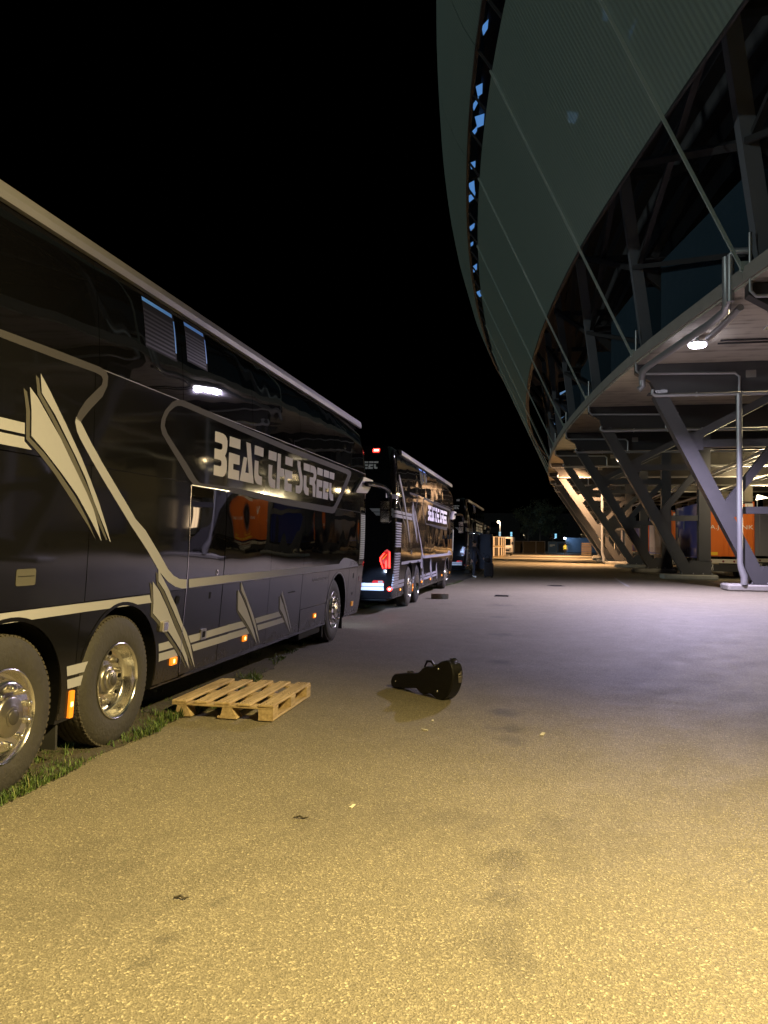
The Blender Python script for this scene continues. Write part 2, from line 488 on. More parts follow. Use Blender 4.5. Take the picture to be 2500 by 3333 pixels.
LETTERS=[[[5271,2777],[5374,2780],[5474,2778],[5534,2767],[5573,2744],[5591,2712],[5591,2655],[5575,2601],[5549,2567],[5531,2553],[5562,2529],[5582,2497],[5588,2458],[5584,2414],[5564,2373],[5528,2340],[5481,2324],[5417,2322],[5248,2324],[5255,2429],[5319,2428],[5402,2428],[5435,2436],[5444,2457],[5441,2482],[5419,2493],[5326,2495],[5260,2493],[5264,2601],[5383,2600],[5435,2605],[5457,2619],[5463,2639],[5455,2664],[5432,2669],[5369,2670],[5268,2670]],[[5652,2777],[5954,2778],[5951,2670],[5643,2668]],[[5640,2602],[5941,2600],[5938,2495],[5761,2492],[5759,2429],[5933,2427],[5929,2322],[5621,2322]],[[6127,2777],[6263,2773],[6377,2320],[5951,2323],[6059,2600],[6163,2598],[6115,2427],[6223,2428],[6172,2599]],[[6399,2773],[6689,2771],[6683,2666],[6385,2666]],[[6404,2598],[6529,2598],[6522,2459],[6537,2437],[6564,2428],[6651,2424],[6648,2320],[6509,2325],[6455,2338],[6420,2364],[6396,2410],[6392,2472]],[[6873,2771],[7167,2772],[7156,2662],[6862,2662]],[[6877,2596],[7010,2596],[6996,2461],[7006,2436],[7036,2425],[7123,2422],[7124,2317],[6976,2318],[6919,2339],[6885,2374],[6867,2428]],[[7204,2772],[7330,2772],[7322,2595],[7466,2594],[7459,2488],[7305,2483],[7302,2317],[7171,2316]],[[7511,2768],[7814,2767],[7804,2659],[7500,2661]],[[7498,2594],[7804,2593],[7794,2486],[7610,2481],[7613,2422],[7784,2420],[7780,2315],[7474,2316]],[[8018,2766],[8153,2763],[8156,2703],[8196,2638],[8251,2568],[8270,2495],[8269,2426],[8241,2374],[8192,2333],[8112,2314],[7959,2315],[7961,2420],[8066,2420],[8126,2431],[8145,2454],[8142,2503],[8108,2568],[8055,2638],[8015,2707]],[[8309,2763],[8604,2763],[8603,2660],[8309,2660]],[[8319,2590],[8450,2589],[8446,2458],[8463,2434],[8502,2424],[8563,2421],[8558,2314],[8432,2318],[8368,2338],[8324,2379],[8305,2447]],[[8630,2764],[8794,2763],[8887,2749],[8935,2707],[8944,2641],[8919,2579],[8852,2531],[8896,2491],[8903,2446],[8899,2313],[8768,2312],[8753,2468],[8719,2478],[8597,2479],[8606,2589],[8758,2592],[8798,2609],[8805,2636],[8789,2654],[8743,2660],[8620,2660]],[[8991,2764],[9288,2763],[9279,2657],[8980,2659]],[[8965,2586],[9266,2584],[9259,2481],[9085,2480],[9081,2419],[9255,2417],[9243,2313],[8940,2311]],[[9342,2764],[9637,2763],[9634,2657],[9336,2658]],[[9322,2588],[9620,2587],[9613,2482],[9438,2480],[9432,2419],[9603,2418],[9596,2311],[9293,2312]],[[9676,2761],[9964,2762],[9951,2653],[9669,2658]],[[9672,2588],[9797,2587],[9794,2444],[9823,2421],[9909,2417],[9907,2312],[9754,2314],[9686,2345],[9664,2415]]]

# ------------------------------------------------------------------ ground, verge, road markings
EDGE = [(-20, -3.2), (0, -3.28), (4.4, -3.28), (5.0, -3.28), (5.5, -3.31), (6.1, -3.25), (6.65, -3.31), (7.35, -3.05), (8.0, -3.2), (8.8, -3.28), (10.0, -3.5),
        (12.3, -3.75), (14.0, -4.1), (15.6, -4.38), (18, -4.37), (21, -4.24), (23.6, -4.05), (28, -3.72), (33, -3.35), (40, -3.3), (60, -4.2), (90, -6.2), (130, -7.5)]
edge_x = pchip([e[0] for e in EDGE], [e[1] for e in EDGE])
STAINS = [(-1.62, 3.6, .12, .14), (-1.45, 3.75, .12, .14), (-1.8, 3.45, .12, .12), (-1.28, 3.9, .10, .12), (-.02, 4.55, .07, .25), (.12, 4.62, .07, .2), (-0.18, 4.20, .12, .26), (-0.17, 3.95, .08, .18), (-0.16, 3.72, .10, .26), (-0.14, 3.45, .08, .16), (-0.12, 3.22, .11, .28), (0.08, 4.80, .15, .22), (-1.41, 4.54, .12, .16), (-0.9, 4.71, .16, .16), (-0.58, 4.76, .16, .16),
          (-0.37, 4.71, .14, .18), (-1.06, 21.1, .35, .3), (-0.89, 17.7, .25, .25), (-0.74, 14.3, .22, .28), (-0.56, 11.0, .17, .3), (-0.36, 7.75, .14, .4), (-0.30, 7.1, .13, .3), (-0.27, 6.7, .15, .25),
          (0.15, 4.29, .12, .15), (0.19, 4.1, .10, .15), (-2.2, 3.6, .35, .14), (-1.9, 3.3, .25, .1), (-1.45, 3.37, .04, .4), (-1.55, 3.05, .03, .5), (-1.5, 2.85, .03, .5), (3.2, 14.5, .5, .14), (1.5, 10.5, .6, .1), (4.2, 19, .9, .12),
          (-1.2, 4.6, .5, .1), (0.3, 4.6, .4, .1)]


def axis(dense0, dense1, step, lo, hi):
    a, t = [], dense0
    while t < dense1:
        a.append(t)
        t += step
    a.append(dense1)
    g, p, out = step, dense0, []
    while p > lo:
        g *= 1.5
        p -= g
        out.append(max(p, lo))
    a = out[::-1] + a
    g, p = step, dense1
    while p < hi:
        g *= 1.5
        p += g
        a.append(min(p, hi))
    return a


def build_ground():
    xs = axis(-4.6, 6.0, 0.07, -600, 600)
    ys = axis(1.6, 22.0, 0.09, -300, 1200)
    nx = len(xs)
    vs = [(x, y, 0.0) for y in ys for x in xs]
    fs = [(j * nx + i, j * nx + i + 1, (j + 1) * nx + i + 1, (j + 1) * nx + i) for j in range(len(ys) - 1) for i in range(nx - 1)]
    me = bpy.data.meshes.new('asphalt_yard')
    me.from_pydata(vs, [], fs)
    at = me.attributes.new('stain', 'FLOAT', 'POINT')
    val = [0.0] * len(vs)
    from mathutils import noise as mn
    for (sx, sy, r, k) in STAINS:
        for j, y in enumerate(ys):
            if abs(y - sy) > r * 2.5:
                continue
            for i, x in enumerate(xs):
                if abs(x - sx) > r * 2.5:
                    continue
                d = sqrt((x - sx) ** 2 + (y - sy) ** 2 * 0.8) / r
                d += 0.8 * mn.noise(Vector((x * 7, y * 7, sx * 3))) + 0.6 * mn.noise(Vector((x * 19, y * 19, sx)))
                val[j * nx + i] = max(val[j * nx + i], 1.5 * k * max(0.0, min(1.0, 1.35 - d)))
    at.data.foreach_set('value', val)
    m, nt, b = node_mat('asphalt')
    N, Lk = nt.nodes, nt.links
    tc = N.new('ShaderNodeTexCoord')
    def noise(sc, det=5, rough=.6):
        n = N.new('ShaderNodeTexNoise')
        n.inputs['Scale'].default_value = sc
        n.inputs['Detail'].default_value = det
        n.inputs['Roughness'].default_value = rough
        Lk.new(tc.outputs['Object'], n.inputs['Vector'])
        return n
    def mixc(fac, a, c, blend='MIX'):
        x = N.new('ShaderNodeMix')
        x.data_type = 'RGBA'
        x.blend_type = blend
        for nm, v in (('A', a), ('B', c)):
            if isinstance(v, tuple):
                x.inputs[nm].default_value = (*v, 1)
            else:
                Lk.new(v, x.inputs[nm])
        if isinstance(fac, float):
            x.inputs['Factor'].default_value = fac
        else:
            Lk.new(fac, x.inputs['Factor'])
        return x.outputs['Result']
    def ramp(v, stops):
        r = N.new('ShaderNodeValToRGB')
        e = r.color_ramp.elements
        e[0].position, e[0].color = stops[0][0], (*[stops[0][1]] * 3, 1)
        e[1].position, e[1].color = stops[-1][0], (*[stops[-1][1]] * 3, 1)
        for p, c in stops[1:-1]:
            q = e.new(p)
            q.color = (c, c, c, 1)
        Lk.new(v, r.inputs['Fac'])
        return r.outputs['Color']
    vor = N.new('ShaderNodeTexVoronoi')
    vor.inputs['Scale'].default_value = 118
    wob = noise(30, 2)
    mp = mixc(0.02, tc.outputs['Object'], wob.outputs['Color'], 'ADD')
    Lk.new(mp, vor.inputs['Vector'])
    sep = N.new('ShaderNodeSeparateColor')
    Lk.new(vor.outputs['Color'], sep.inputs['Color'])
    big = noise(0.35, 6, .62)
    mid = noise(2.2, 6, .65)
    fine = noise(55, 3, .7)
    base = mixc(big.outputs['Fac'], (0.175, 0.155, 0.108), (0.262, 0.235, 0.168))
    base = mixc(ramp(mid.outputs['Fac'], [(.38, 0), (.70, .22)]), base, (0.140, 0.124, 0.088))
    stone = ramp(sep.outputs['Red'], [(0.0, 0.62), (0.55, 0.86), (0.85, 1.1), (0.94, 1.42), (1.0, 2.1)])
    base = mixc(0.9, base, stone, 'MULTIPLY')
    base = mixc(0.3, base, ramp(fine.outputs['Fac'], [(.3, .45), (.7, 1.5)]), 'MULTIPLY')
    an = N.new('ShaderNodeAttribute')
    an.attribute_name = 'stain'
    base = mixc(an.outputs['Fac'], base, (0.03, 0.028, 0.026))
    Lk.new(base, b.inputs['Base Color'])
    Lk.new(ramp(mid.outputs['Fac'], [(.3, .60), (.7, .72)]), b.inputs['Roughness'])
    bp = N.new('ShaderNodeBump')
    bp.inputs['Strength'].default_value = 0.6
    bp.inputs['Distance'].default_value = 0.006
    h = N.new('ShaderNodeMath')
    h.operation = 'ADD'
    Lk.new(vor.outputs['Distance'], h.inputs[0])
    Lk.new(fine.outputs['Fac'], h.inputs[1])
    Lk.new(h.outputs[0], bp.inputs['Height'])
    bp2 = N.new('ShaderNodeBump')
    bp2.inputs['Strength'].default_value = 0.12
    bp2.inputs['Distance'].default_value = 0.12
    Lk.new(mid.outputs['Fac'], bp2.inputs['Height'])
    Lk.new(bp2.outputs['Normal'], bp.inputs['Normal'])
    Lk.new(bp.outputs['Normal'], b.inputs['Normal'])
    me.materials.append(m)
    tag(link('asphalt_yard', me), kind='structure')


build_ground()

# the soil strip the coaches stand on
M['soil'] = mat('verge_soil', (0.055, 0.047, 0.030), 0.95, 0, 0, 0.55, 5, 0.9, 30)
vs, fs = [], []
yy = -12.0
rows = []
while yy < 128:
    rows.append(yy)
    yy += 0.12 if yy < 26 else 1.0
from mathutils import noise as mnoise
for y in rows:
    ex = edge_x(y) + 0.10 * mnoise.noise(Vector((y * 1.7, 0, 0))) + 0.07 * mnoise.noise(Vector((y * 6, 3, 0)))
    cols = [ex, ex - .06, ex - .2, ex - .5, ex - 1.0, ex - 1.8, ex - 3, ex - 6, ex - 16]
    for k, x in enumerate(cols):
        z = 0.004 if k == 0 else 0.012 + 0.018 * abs(mnoise.noise(Vector((x * 3, y * 3, 0)))) + 0.012 * min(k, 3)
        vs.append((x, y, z))
nc = 9
for j in range(len(rows) - 1):
    for i in range(nc - 1):
        fs.append((j * nc + i, (j + 1) * nc + i, (j + 1) * nc + i + 1, j * nc + i + 1))
me = bpy.data.meshes.new('verge')
me.from_pydata(vs, [], fs)
me.materials.append(M['soil'])
for p in me.polygons:
    p.use_smooth = True
tag(link('verge', me), kind='structure')

# grass blades along the verge
def build_grass():
    m, nt, b = node_mat('grass_blades')
    at = nt.nodes.new('ShaderNodeAttribute')
    at.attribute_name = 'tint'
    r = nt.nodes.new('ShaderNodeValToRGB')
    e = r.color_ramp.elements
    e[0].color = (0.024, 0.036, 0.010, 1)
    e[1].color = (0.14, 0.14, 0.05, 1)
    q = e.new(.55)
    q.color = (0.060, 0.115, 0.020, 1)
    q = e.new(.85)
    q.color = (0.10, 0.16, 0.03, 1)
    nt.links.new(at.outputs['Fac'], r.inputs['Fac'])
    nt.links.new(r.outputs['Color'], b.inputs['Base Color'])
    b.inputs['Roughness'].default_value = 0.6
    vs, fs, tn = [], [], []
    rnd = random.Random(3)
    def blade(x, y, h, w):
        a = rnd.uniform(0, 2 * pi)
        l = rnd.uniform(.15, .9) * h
        ca, sa = cos(a), sin(a)
        n = len(vs)
        z = 0.015
        vs.extend([(x - sa * w, y + ca * w, z), (x + sa * w, y - ca * w, z), (x + ca * l * .4 + sa * w * .7, y + sa * l * .4 - ca * w * .7, z + h * .62),
                   (x + ca * l * .4 - sa * w * .7, y + sa * l * .4 + ca * w * .7, z + h * .62), (x + ca * l, y + sa * l, z + h)])
        fs.extend([(n, n + 1, n + 2, n + 3), (n + 3, n + 2, n + 4)])
        t = rnd.random()
        tn.extend([t] * 5)
    cnt = 0
    while cnt < 27000:
        u = rnd.random()
        y = 2.6 + 31 * u ** 1.9
        ex = edge_x(y)
        d = abs(rnd.gauss(0, .34)) if rnd.random() < .8 else rnd.uniform(0, 1.6)
        x = ex - d + 0.05
        dens = 0.30 + 1.0 * mnoise.noise(Vector((x * 2.6, y * 1.9, 5))) + 0.45 * mnoise.noise(Vector((x * 5, y * 5, 1)))
        if y < 8:
            dens += .28
        if rnd.random() > dens:
            continue
        h = rnd.uniform(.015, .048) * (1.0 if y < 9 else .7) * (1 + 0.7 * max(0, mnoise.noise(Vector((x * 2, y * 2, 9)))))
        blade(x, y, h, rnd.uniform(.0022, .0045) * (1 if y < 10 else 1.9))
        cnt += 1
        if rnd.random() < .012 and y < 14:      # a taller weed
            for _ in range(7):
                blade(x + rnd.gauss(0, .02), y + rnd.gauss(0, .02), rnd.uniform(.05, .11), rnd.uniform(.003, .007))
    me = bpy.data.meshes.new('verge_grass')
    me.from_pydata(vs, [], fs)
    a = me.attributes.new('tint', 'FLOAT', 'POINT')
    a.data.foreach_set('value', tn)
    me.materials.append(m)
    tag(link('verge_grass', me), 'short patchy green grass growing along the edge of the asphalt under the coaches', 'grass', kind='stuff')


build_grass()

# faded parking line, a gully cover and a manhole in the yard
def strip(pts, w, z, name, m):
    v, f = [], []
    for i, p in enumerate(pts):
        a, c = Vector(pts[max(i - 1, 0)]), Vector(pts[min(i + 1, len(pts) - 1)])
        t = (c - a).normalized()
        n = Vector((-t.y, t.x))
        v += [(p[0] + n.x * w / 2, p[1] + n.y * w / 2, z), (p[0] - n.x * w / 2, p[1] - n.y * w / 2, z)]
        if i:
            k = 2 * i
            f.append((k - 2, k - 1, k + 1, k))
    me = bpy.data.meshes.new(name)
    me.from_pydata(v, [], f)
    me.materials.append(m)
    return tag(link(name, me), kind='structure')


strip([(3.43, 32.3), (3.5, 36.5), (3.65, 40.8)], .12, .004, 'road_marking', M['asph_white'])
strip([(3.41, 50.7), (2.95, 62), (2.47, 73.4)], .12, .004, 'road_marking', M['asph_white'])
strip([(2.2, 80), (1.6, 96)], .12, .004, 'road_marking', M['asph_white'])
M['iron'] = mat('cast_iron', (0.045, 0.042, 0.04), 0.6, 0.5, 0, 0.3, 12)
mb = MB()
mb.lathe([(0, .012), (.30, .012), (.34, .010), (.36, .002)], (0, 0, 0), 28, 'z')
for k in range(-3, 4):
    mb.box(-.22, .22, k * .075 - .012, k * .075 + .012, .012, .018)
tag(mb.build('manhole_cover', M['iron'], None, (0.59, 31.58, 0.003)), 'round dark iron manhole cover set flat in the pale asphalt', 'manhole cover')
g = empty('drain_grate', (-1.21, 24.77, 0.003))
tag(g, 'rectangular iron drain grate in the road beyond the wooden step', 'drain')
mb = MB()
mb.box(-.22, .22, -.3, -.26, 0, .014).box(-.22, .22, .26, .3, 0, .014).box(-.22, -.19, -.26, .26, 0, .014).box(.19, .22, -.26, .26, 0, .014)
mb.build('grate_frame', M['iron'], g)
mb = MB()
for k in range(7):
    mb.box(-.19, .19, -.24 + k * .075, -.215 + k * .075, 0, .011)
mb.build('grate_bars', M['iron'], g)

# bits of litter on the asphalt
M['paper'] = mat('pale_litter', (0.62, 0.58, 0.45), 0.8)
rl = random.Random(11)
for i, (x, y, s, lab) in enumerate([(0.02, 6.95, .05, 'small pale flat cigarette packet scrap on the asphalt right of the guitar case'),
                                (-.98, 7.22, .028, 'tiny white scrap on the asphalt just in front of the guitar case'),
                                (-1.0, 6.85, .03, 'short pale stick on the asphalt in front of the guitar case'),
                                (-1.15, 4.78, .03, 'pale chip lying at the left end of the dark smear across the yellow asphalt')]):
    mb = MB()
    a = rl.uniform(0, 3)
    mb.bar((-s * cos(a), -s * sin(a), .004), (s * cos(a), s * sin(a), .006), .018 if i else .03, .006, (0, 0, 1))
    tag(mb.build('litter_scrap', M['paper'], None, (x, y, .001)), lab, 'litter', 'scraps of litter on the yard')
for i, (x, y, s, lab) in enumerate([(-1.40, 4.50, .045, 'dark curled leaf on the yellow asphalt beside a pale chip'), (-1.62, 3.38, .035, 'thin dark twig on the yellow asphalt low in the photo')]):
    mb = MB()
    mb.tube([(-s, 0, .008), (-.2 * s, .3 * s, .014), (.4 * s, .1 * s, .008), (s, .35 * s, .012)], [.003, .006, .006, .002], 5)
    tag(mb.build('dead_leaf', M['soil'], None, (x, y, .0)), lab, 'leaf', 'dead leaves and twigs on the yard')
# ------------------------------------------------------------------ the coaches
from mathutils.geometry import delaunay_2d_cdt
prof_x = pchip([.30, .55, .9, 1.3, 1.8, 2.2, 2.8, 3.2, 3.5, 3.78, 3.9, 3.97, 4.0], [.09, .075, .05, .02, .003, 0, 0, .015, .04, .085, .14, .25, .45])
front_y = pchip([.3, .6, 1.5, 2.9, 3.4, 3.78, 3.9, 3.97, 4.0], [12.50, 12.68, 12.75, 12.75, 12.60, 12.32, 12.12, 11.8, 11.5])
rear_y = pchip([.3, .5, 1.0, 2.5, 3.5, 3.8, 3.9, 3.97, 4.0], [.15, .05, 0, 0, .05, .13, .22, .4, .7])
W_BUS = 2.55
FRX, FRY, RRX, RRY = .42, .55, .16, .16


def side_x(y, z):
    x = -prof_x(z)
    fy, ry = front_y(z), rear_y(z)
    if y > fy - FRY:
        t = min(1.0, (y - (fy - FRY)) / FRY)
        x -= FRX * (1 - sqrt(max(0, 1 - t * t)))
    elif y < ry + RRY:
        t = min(1.0, (ry + RRY - y) / RRY)
        x -= RRX * (1 - sqrt(max(0, 1 - t * t)))
    return x


ZCUTS = [.4, .5, .6, .75, .9, 1.05, 1.2, 1.4, 1.6, 1.9, 2.2, 2.8, 3.0, 3.15, 3.3, 3.42, 3.54, 3.64, 3.72, 3.78, 3.83, 3.87]
YCUTS = [.03, .07, .12, .17, .23, 11.95, 12.1, 12.2, 12.3, 12.4, 12.5, 12.56, 12.62, 12.66, 12.7]


def sheet_mesh(name, loops, m, off=0.0, thick=0.0):
    """a sheet lying on the coach side, outline given in metres along the coach and above ground"""
    bm = bmesh.new()
    if isinstance(loops, bpy.types.Mesh):
        bm.from_mesh(loops)
        for v in bm.verts:
            v.co = (0, v.co.x, v.co.y)
    else:
        if not isinstance(loops[0][0], (list, tuple)):
            loops = [loops]
        pv, es = [], []
        for lp in loops:
            k = len(pv)
            pv += [Vector((a, b)) for a, b in lp]
            es += [(k + i, k + (i + 1) % len(lp)) for i in range(len(lp))]
        ov, _, of = delaunay_2d_cdt(pv, es, [], 4, 1e-6)[:3]
        vs = [bm.verts.new((0, p.x, p.y)) for p in ov]
        def inside(p):
            n = 0
            for lp in loops:
                j = len(lp) - 1
                for i in range(len(lp)):
                    (xi, yi), (xj, yj) = lp[i], lp[j]
                    if (yi > p.y) != (yj > p.y) and p.x < (xj - xi) * (p.y - yi) / (yj - yi) + xi:
                        n += 1
                    j = i
            return n % 2
        for f in of:
            if len(set(f)) > 2 and inside(sum((ov[i] for i in f), Vector((0, 0))) / len(f)):
                bm.faces.new([vs[i] for i in f])
    y0, y1 = min(v.co.y for v in bm.verts), max(v.co.y for v in bm.verts)
    z0, z1 = min(v.co.z for v in bm.verts), max(v.co.z for v in bm.verts)
    for z in ZCUTS:
        if z0 + .01 < z < z1 - .01:
            bmesh.ops.bisect_plane(bm, geom=bm.verts[:] + bm.edges[:] + bm.faces[:], plane_co=(0, 0, z), plane_no=(0, 0, 1))
    for y in YCUTS:
        if y0 + .005 < y < y1 - .005:
            bmesh.ops.bisect_plane(bm, geom=bm.verts[:] + bm.edges[:] + bm.faces[:], plane_co=(0, y, 0), plane_no=(0, 1, 0))
    bmesh.ops.dissolve_degenerate(bm, dist=1e-5, edges=bm.edges[:])
    bm.normal_update()
    for f in bm.faces:
        if f.normal.x < 0:
            f.normal_flip()
        f.smooth = True
    bd = [(e.verts[0].co.copy(), e.verts[1].co.copy()) for e in bm.edges if e.is_boundary] if thick else []
    for v in bm.verts:
        v.co.x = side_x(v.co.y, v.co.z) + off
    for a, b in bd:
        xa, xb = side_x(a.y, a.z) + off, side_x(b.y, b.z) + off
        q = [bm.verts.new((xa, a.y, a.z)), bm.verts.new((xb, b.y, b.z)), bm.verts.new((xb - thick, b.y, b.z)), bm.verts.new((xa - thick, a.y, a.z))]
        bm.faces.new(q)
    me = bpy.data.meshes.new(name)
    bm.to_mesh(me)
    bm.free()
    me.materials.append(m)
    return me


def sheet(name, loops, m, parent, off=0.0, thick=0.0):
    return link(name, sheet_mesh(name, loops, m, off, thick), parent)


def rect(y0, y1, z0, z1, r=0.0):
    if not r:
        return [(y0, z0), (y1, z0), (y1, z1), (y0, z1)]
    out = []
    for cy, cz, a0 in ((y1 - r, z0 + r, -pi / 2), (y1 - r, z1 - r, 0), (y0 + r, z1 - r, pi / 2), (y0 + r, z0 + r, pi)):
        for k in range(5):
            a = a0 + k * pi / 8
            out.append((cy + r * cos(a), cz + r * sin(a)))
    return out


ARCHES = [(2.25, .62, .62), (3.60, .53, .66), (10.45, .60, .62)]


def arched(y0, y1, z0, z1, arch):
    c, rl, rr = arch
    zc, rz = .52, .60
    s = sqrt(1 - ((z0 - zc) / rz) ** 2)
    a_l = math.acos(-min(1, s))
    pts = [(y0, z0)]
    t0 = pi - math.asin((z0 - zc) / rz)
    t1 = math.asin((z0 - zc) / rz)
    n = 22
    for i in range(n + 1):
        t = t0 + (t1 - t0) * i / n
        pts.append((c + (rl if cos(t) < 0 else rr) * cos(t), zc + rz * sin(t)))
    pts += [(y1, z0), (y1, z1), (y0, z1)]
    return pts


def core_mesh():
    zs = [.33, .36, .45, .6, .8, 1.0, 1.3, 1.6, 2.0, 2.4, 2.8, 3.0, 3.2, 3.35, 3.5, 3.6, 3.7, 3.76, 3.82, 3.86, 3.90, 3.93, 3.96, 3.98, 3.992, 4.0]
    ins = .012
    vs, fs = [], []
    ring = None
    for z in zs:
        p = prof_x(z) + ins
        fy, ry = front_y(z) - ins, rear_y(z) + ins
        xr, xl = -p, -W_BUS + p
        o = []
        for (cx, cy, rx, ry_, a0) in ((xr - FRX, fy - FRY, FRX, FRY, 0), (xl + FRX, fy - FRY, FRX, FRY, pi / 2), (xl + RRX, ry + RRY, RRX, RRY, pi), (xr - RRX, ry + RRY, RRX, RRY, 3 * pi / 2)):
            for k in range(9):
                a = a0 + k * pi / 16
                o.append((cx + rx * cos(a), cy + ry_ * sin(a), z))
        ring = len(o)
        vs += o
    for j in range(len(zs) - 1):
        for i in range(ring):
            k = (i + 1) % ring
            fs.append((j * ring + i, j * ring + k, (j + 1) * ring + k, (j + 1) * ring + i))
    fs.append(tuple(range(ring))[::-1])
    fs.append(tuple((len(zs) - 1) * ring + i for i in range(ring)))
    me = bpy.data.meshes.new('core')
    me.from_pydata(vs, [], fs)
    me.materials.append(M['paint'])
    me.materials.append(M['core'])
    o = link('core', me)
    c = MB()
    c.cur = 1
    for (cy, rl, rr) in ARCHES:
        for s in (0, 1):
            x0, x1 = (-.62, .3) if s == 0 else (-W_BUS - .3, -W_BUS + .62)
            n = 36
            ring_ = [(cy + (rl if cos(2 * pi * i / n) < 0 else rr) * cos(2 * pi * i / n), .52 + .60 * sin(2 * pi * i / n)) for i in range(n)]
            c.prism(ring_, x0, x1, 'yz')
    cm = c.mesh('cut', [M['paint'], M['core']])
    co = link('cut', cm)
    b = o.modifiers.new('b', 'BOOLEAN')
    b.operation = 'DIFFERENCE'
    b.object = co
    b.solver = 'EXACT'
    dg = bpy.context.evaluated_depsgraph_get()
    out = bpy.data.meshes.new_from_object(o.evaluated_get(dg))
    bpy.data.objects.remove(o)
    bpy.data.objects.remove(co)
    for p in out.polygons:
        p.use_smooth = abs(p.normal.z) < .95 or p.center.z > 3.9
        if p.material_index == 0 and (p.normal.z < -.9):
            p.material_index = 1
    try:
        out.set_sharp_from_angle(angle=radians(40))
    except Exception:
        pass
    return out


def wheel(parent, y, kind, x):
    c = (x, y, .518)
    mb = MB()
    mb.lathe([(.285, -.05), (.292, -.004), (.305, .004), (.36, .014), (.405, .013), (.43, .009), (.455, .006), (.487, -.008), (.503, -.022)], c, 48)
    mb.cur = 1
    tr = [(.503, -.022), (.514, -.04)]
    for k in range(5):
        a = -.055 - k * .042
        tr += [(.519, a), (.519, a - .028), (.508, a - .031), (.508, a - .039)]
    tr += [(.514, -.275), (.49, -.30), (.33, -.31)]
    mb.lathe(tr, c, 48)
    # shoulder blocks
    for k in range(76):
        a = 2 * pi * k / 76
        p0 = Vector((x - .045, y + .509 * cos(a), .518 + .509 * sin(a)))
        t = Vector((0, -sin(a), cos(a)))
        mb.bar(p0 - t * .013, p0 + t * .013, .014, .05, (1, 0, 0))
    w = mb.build('wheel', [M['tyre'], M['tread']], parent, recalc=True)
    mb = MB()
    if kind == 'deep':
        mb.lathe([(.292, -.006), (.302, .004), (.303, .012), (.296, .016), (.287, .010), (.281, -.01), (.279, -.035), (.266, -.055), (.262, -.088), (.245, -.103), (.20, -.108), (.11, -.106)], c, 48)
        mb.build('rim', M['chrome'], w)
        mb = MB()
        mb.lathe([(.118, -.107), (.112, -.080), (.102, -.070), (.082, -.066), (.080, -.050), (.070, -.043), (.056, -.041), (.054, -.034), (.046, -.032), (0, -.032)], c, 28)
        mb.build('hub', M['hub'], w)
        mb = MB()
        mb.lathe([(.045, -.031), (.042, -.0285), (0, -.028)], c, 20)
        mb.build('hub_badge', M['darkhub'], w)
        for k in range(10):
            a = 2 * pi * k / 10
            q = MB()
            q.lathe([(.019, -.102), (0, -.1015)], (x, y + .215 * cos(a), .518 + .215 * sin(a)), 10)
            q.build('vent_hole', M['core'], w)
        for k in range(10):
            a = 2 * pi * (k + .5) / 10
            q = MB()
            cc = (x, y + .175 * cos(a), .518 + .175 * sin(a))
            q.lathe([(.022, -.108), (.022, -.092), (.016, -.090), (.016, -.072), (0, -.070)], cc, 8)
            q.build('lug_nut', M['hub'], w)
    else:
        mb.lathe([(.292, -.006), (.302, .004), (.303, .012), (.296, .016), (.287, .010), (.280, -.02), (.268, -.05), (.248, -.055), (.238, -.03), (.232, .01), (.222, .028), (.205, .034), (.15, .040), (.128, .044)], c, 48)
        mb.build('rim', M['chrome'], w)
        mb = MB()
        mb.lathe([(.132, .040), (.128, .052), (.118, .058), (.085, .060), (.075, .066), (.062, .068), (.060, .075), (.050, .078), (0, .078)], c, 28)
        mb.build('hub', M['hub'], w)
        mb = MB()
        mb.lathe([(.048, .079), (.045, .082), (0, .083)], c, 20)
        mb.build('hub_badge', M['darkhub'], w)
        for k in range(10):
            a = 2 * pi * (k + .5) / 10
            q = MB()
            cc = (x, y + .178 * cos(a), .518 + .178 * sin(a))
            q.lathe([(.027, .034), (.026, .040), (.021, .042), (.021, .062), (.017, .072), (.009, .078), (0, .079)], cc, 12)
            q.build('lug_cap', M['chrome'], w)
    return w


def rear_x(mb, poly, z_off, m):
    pass


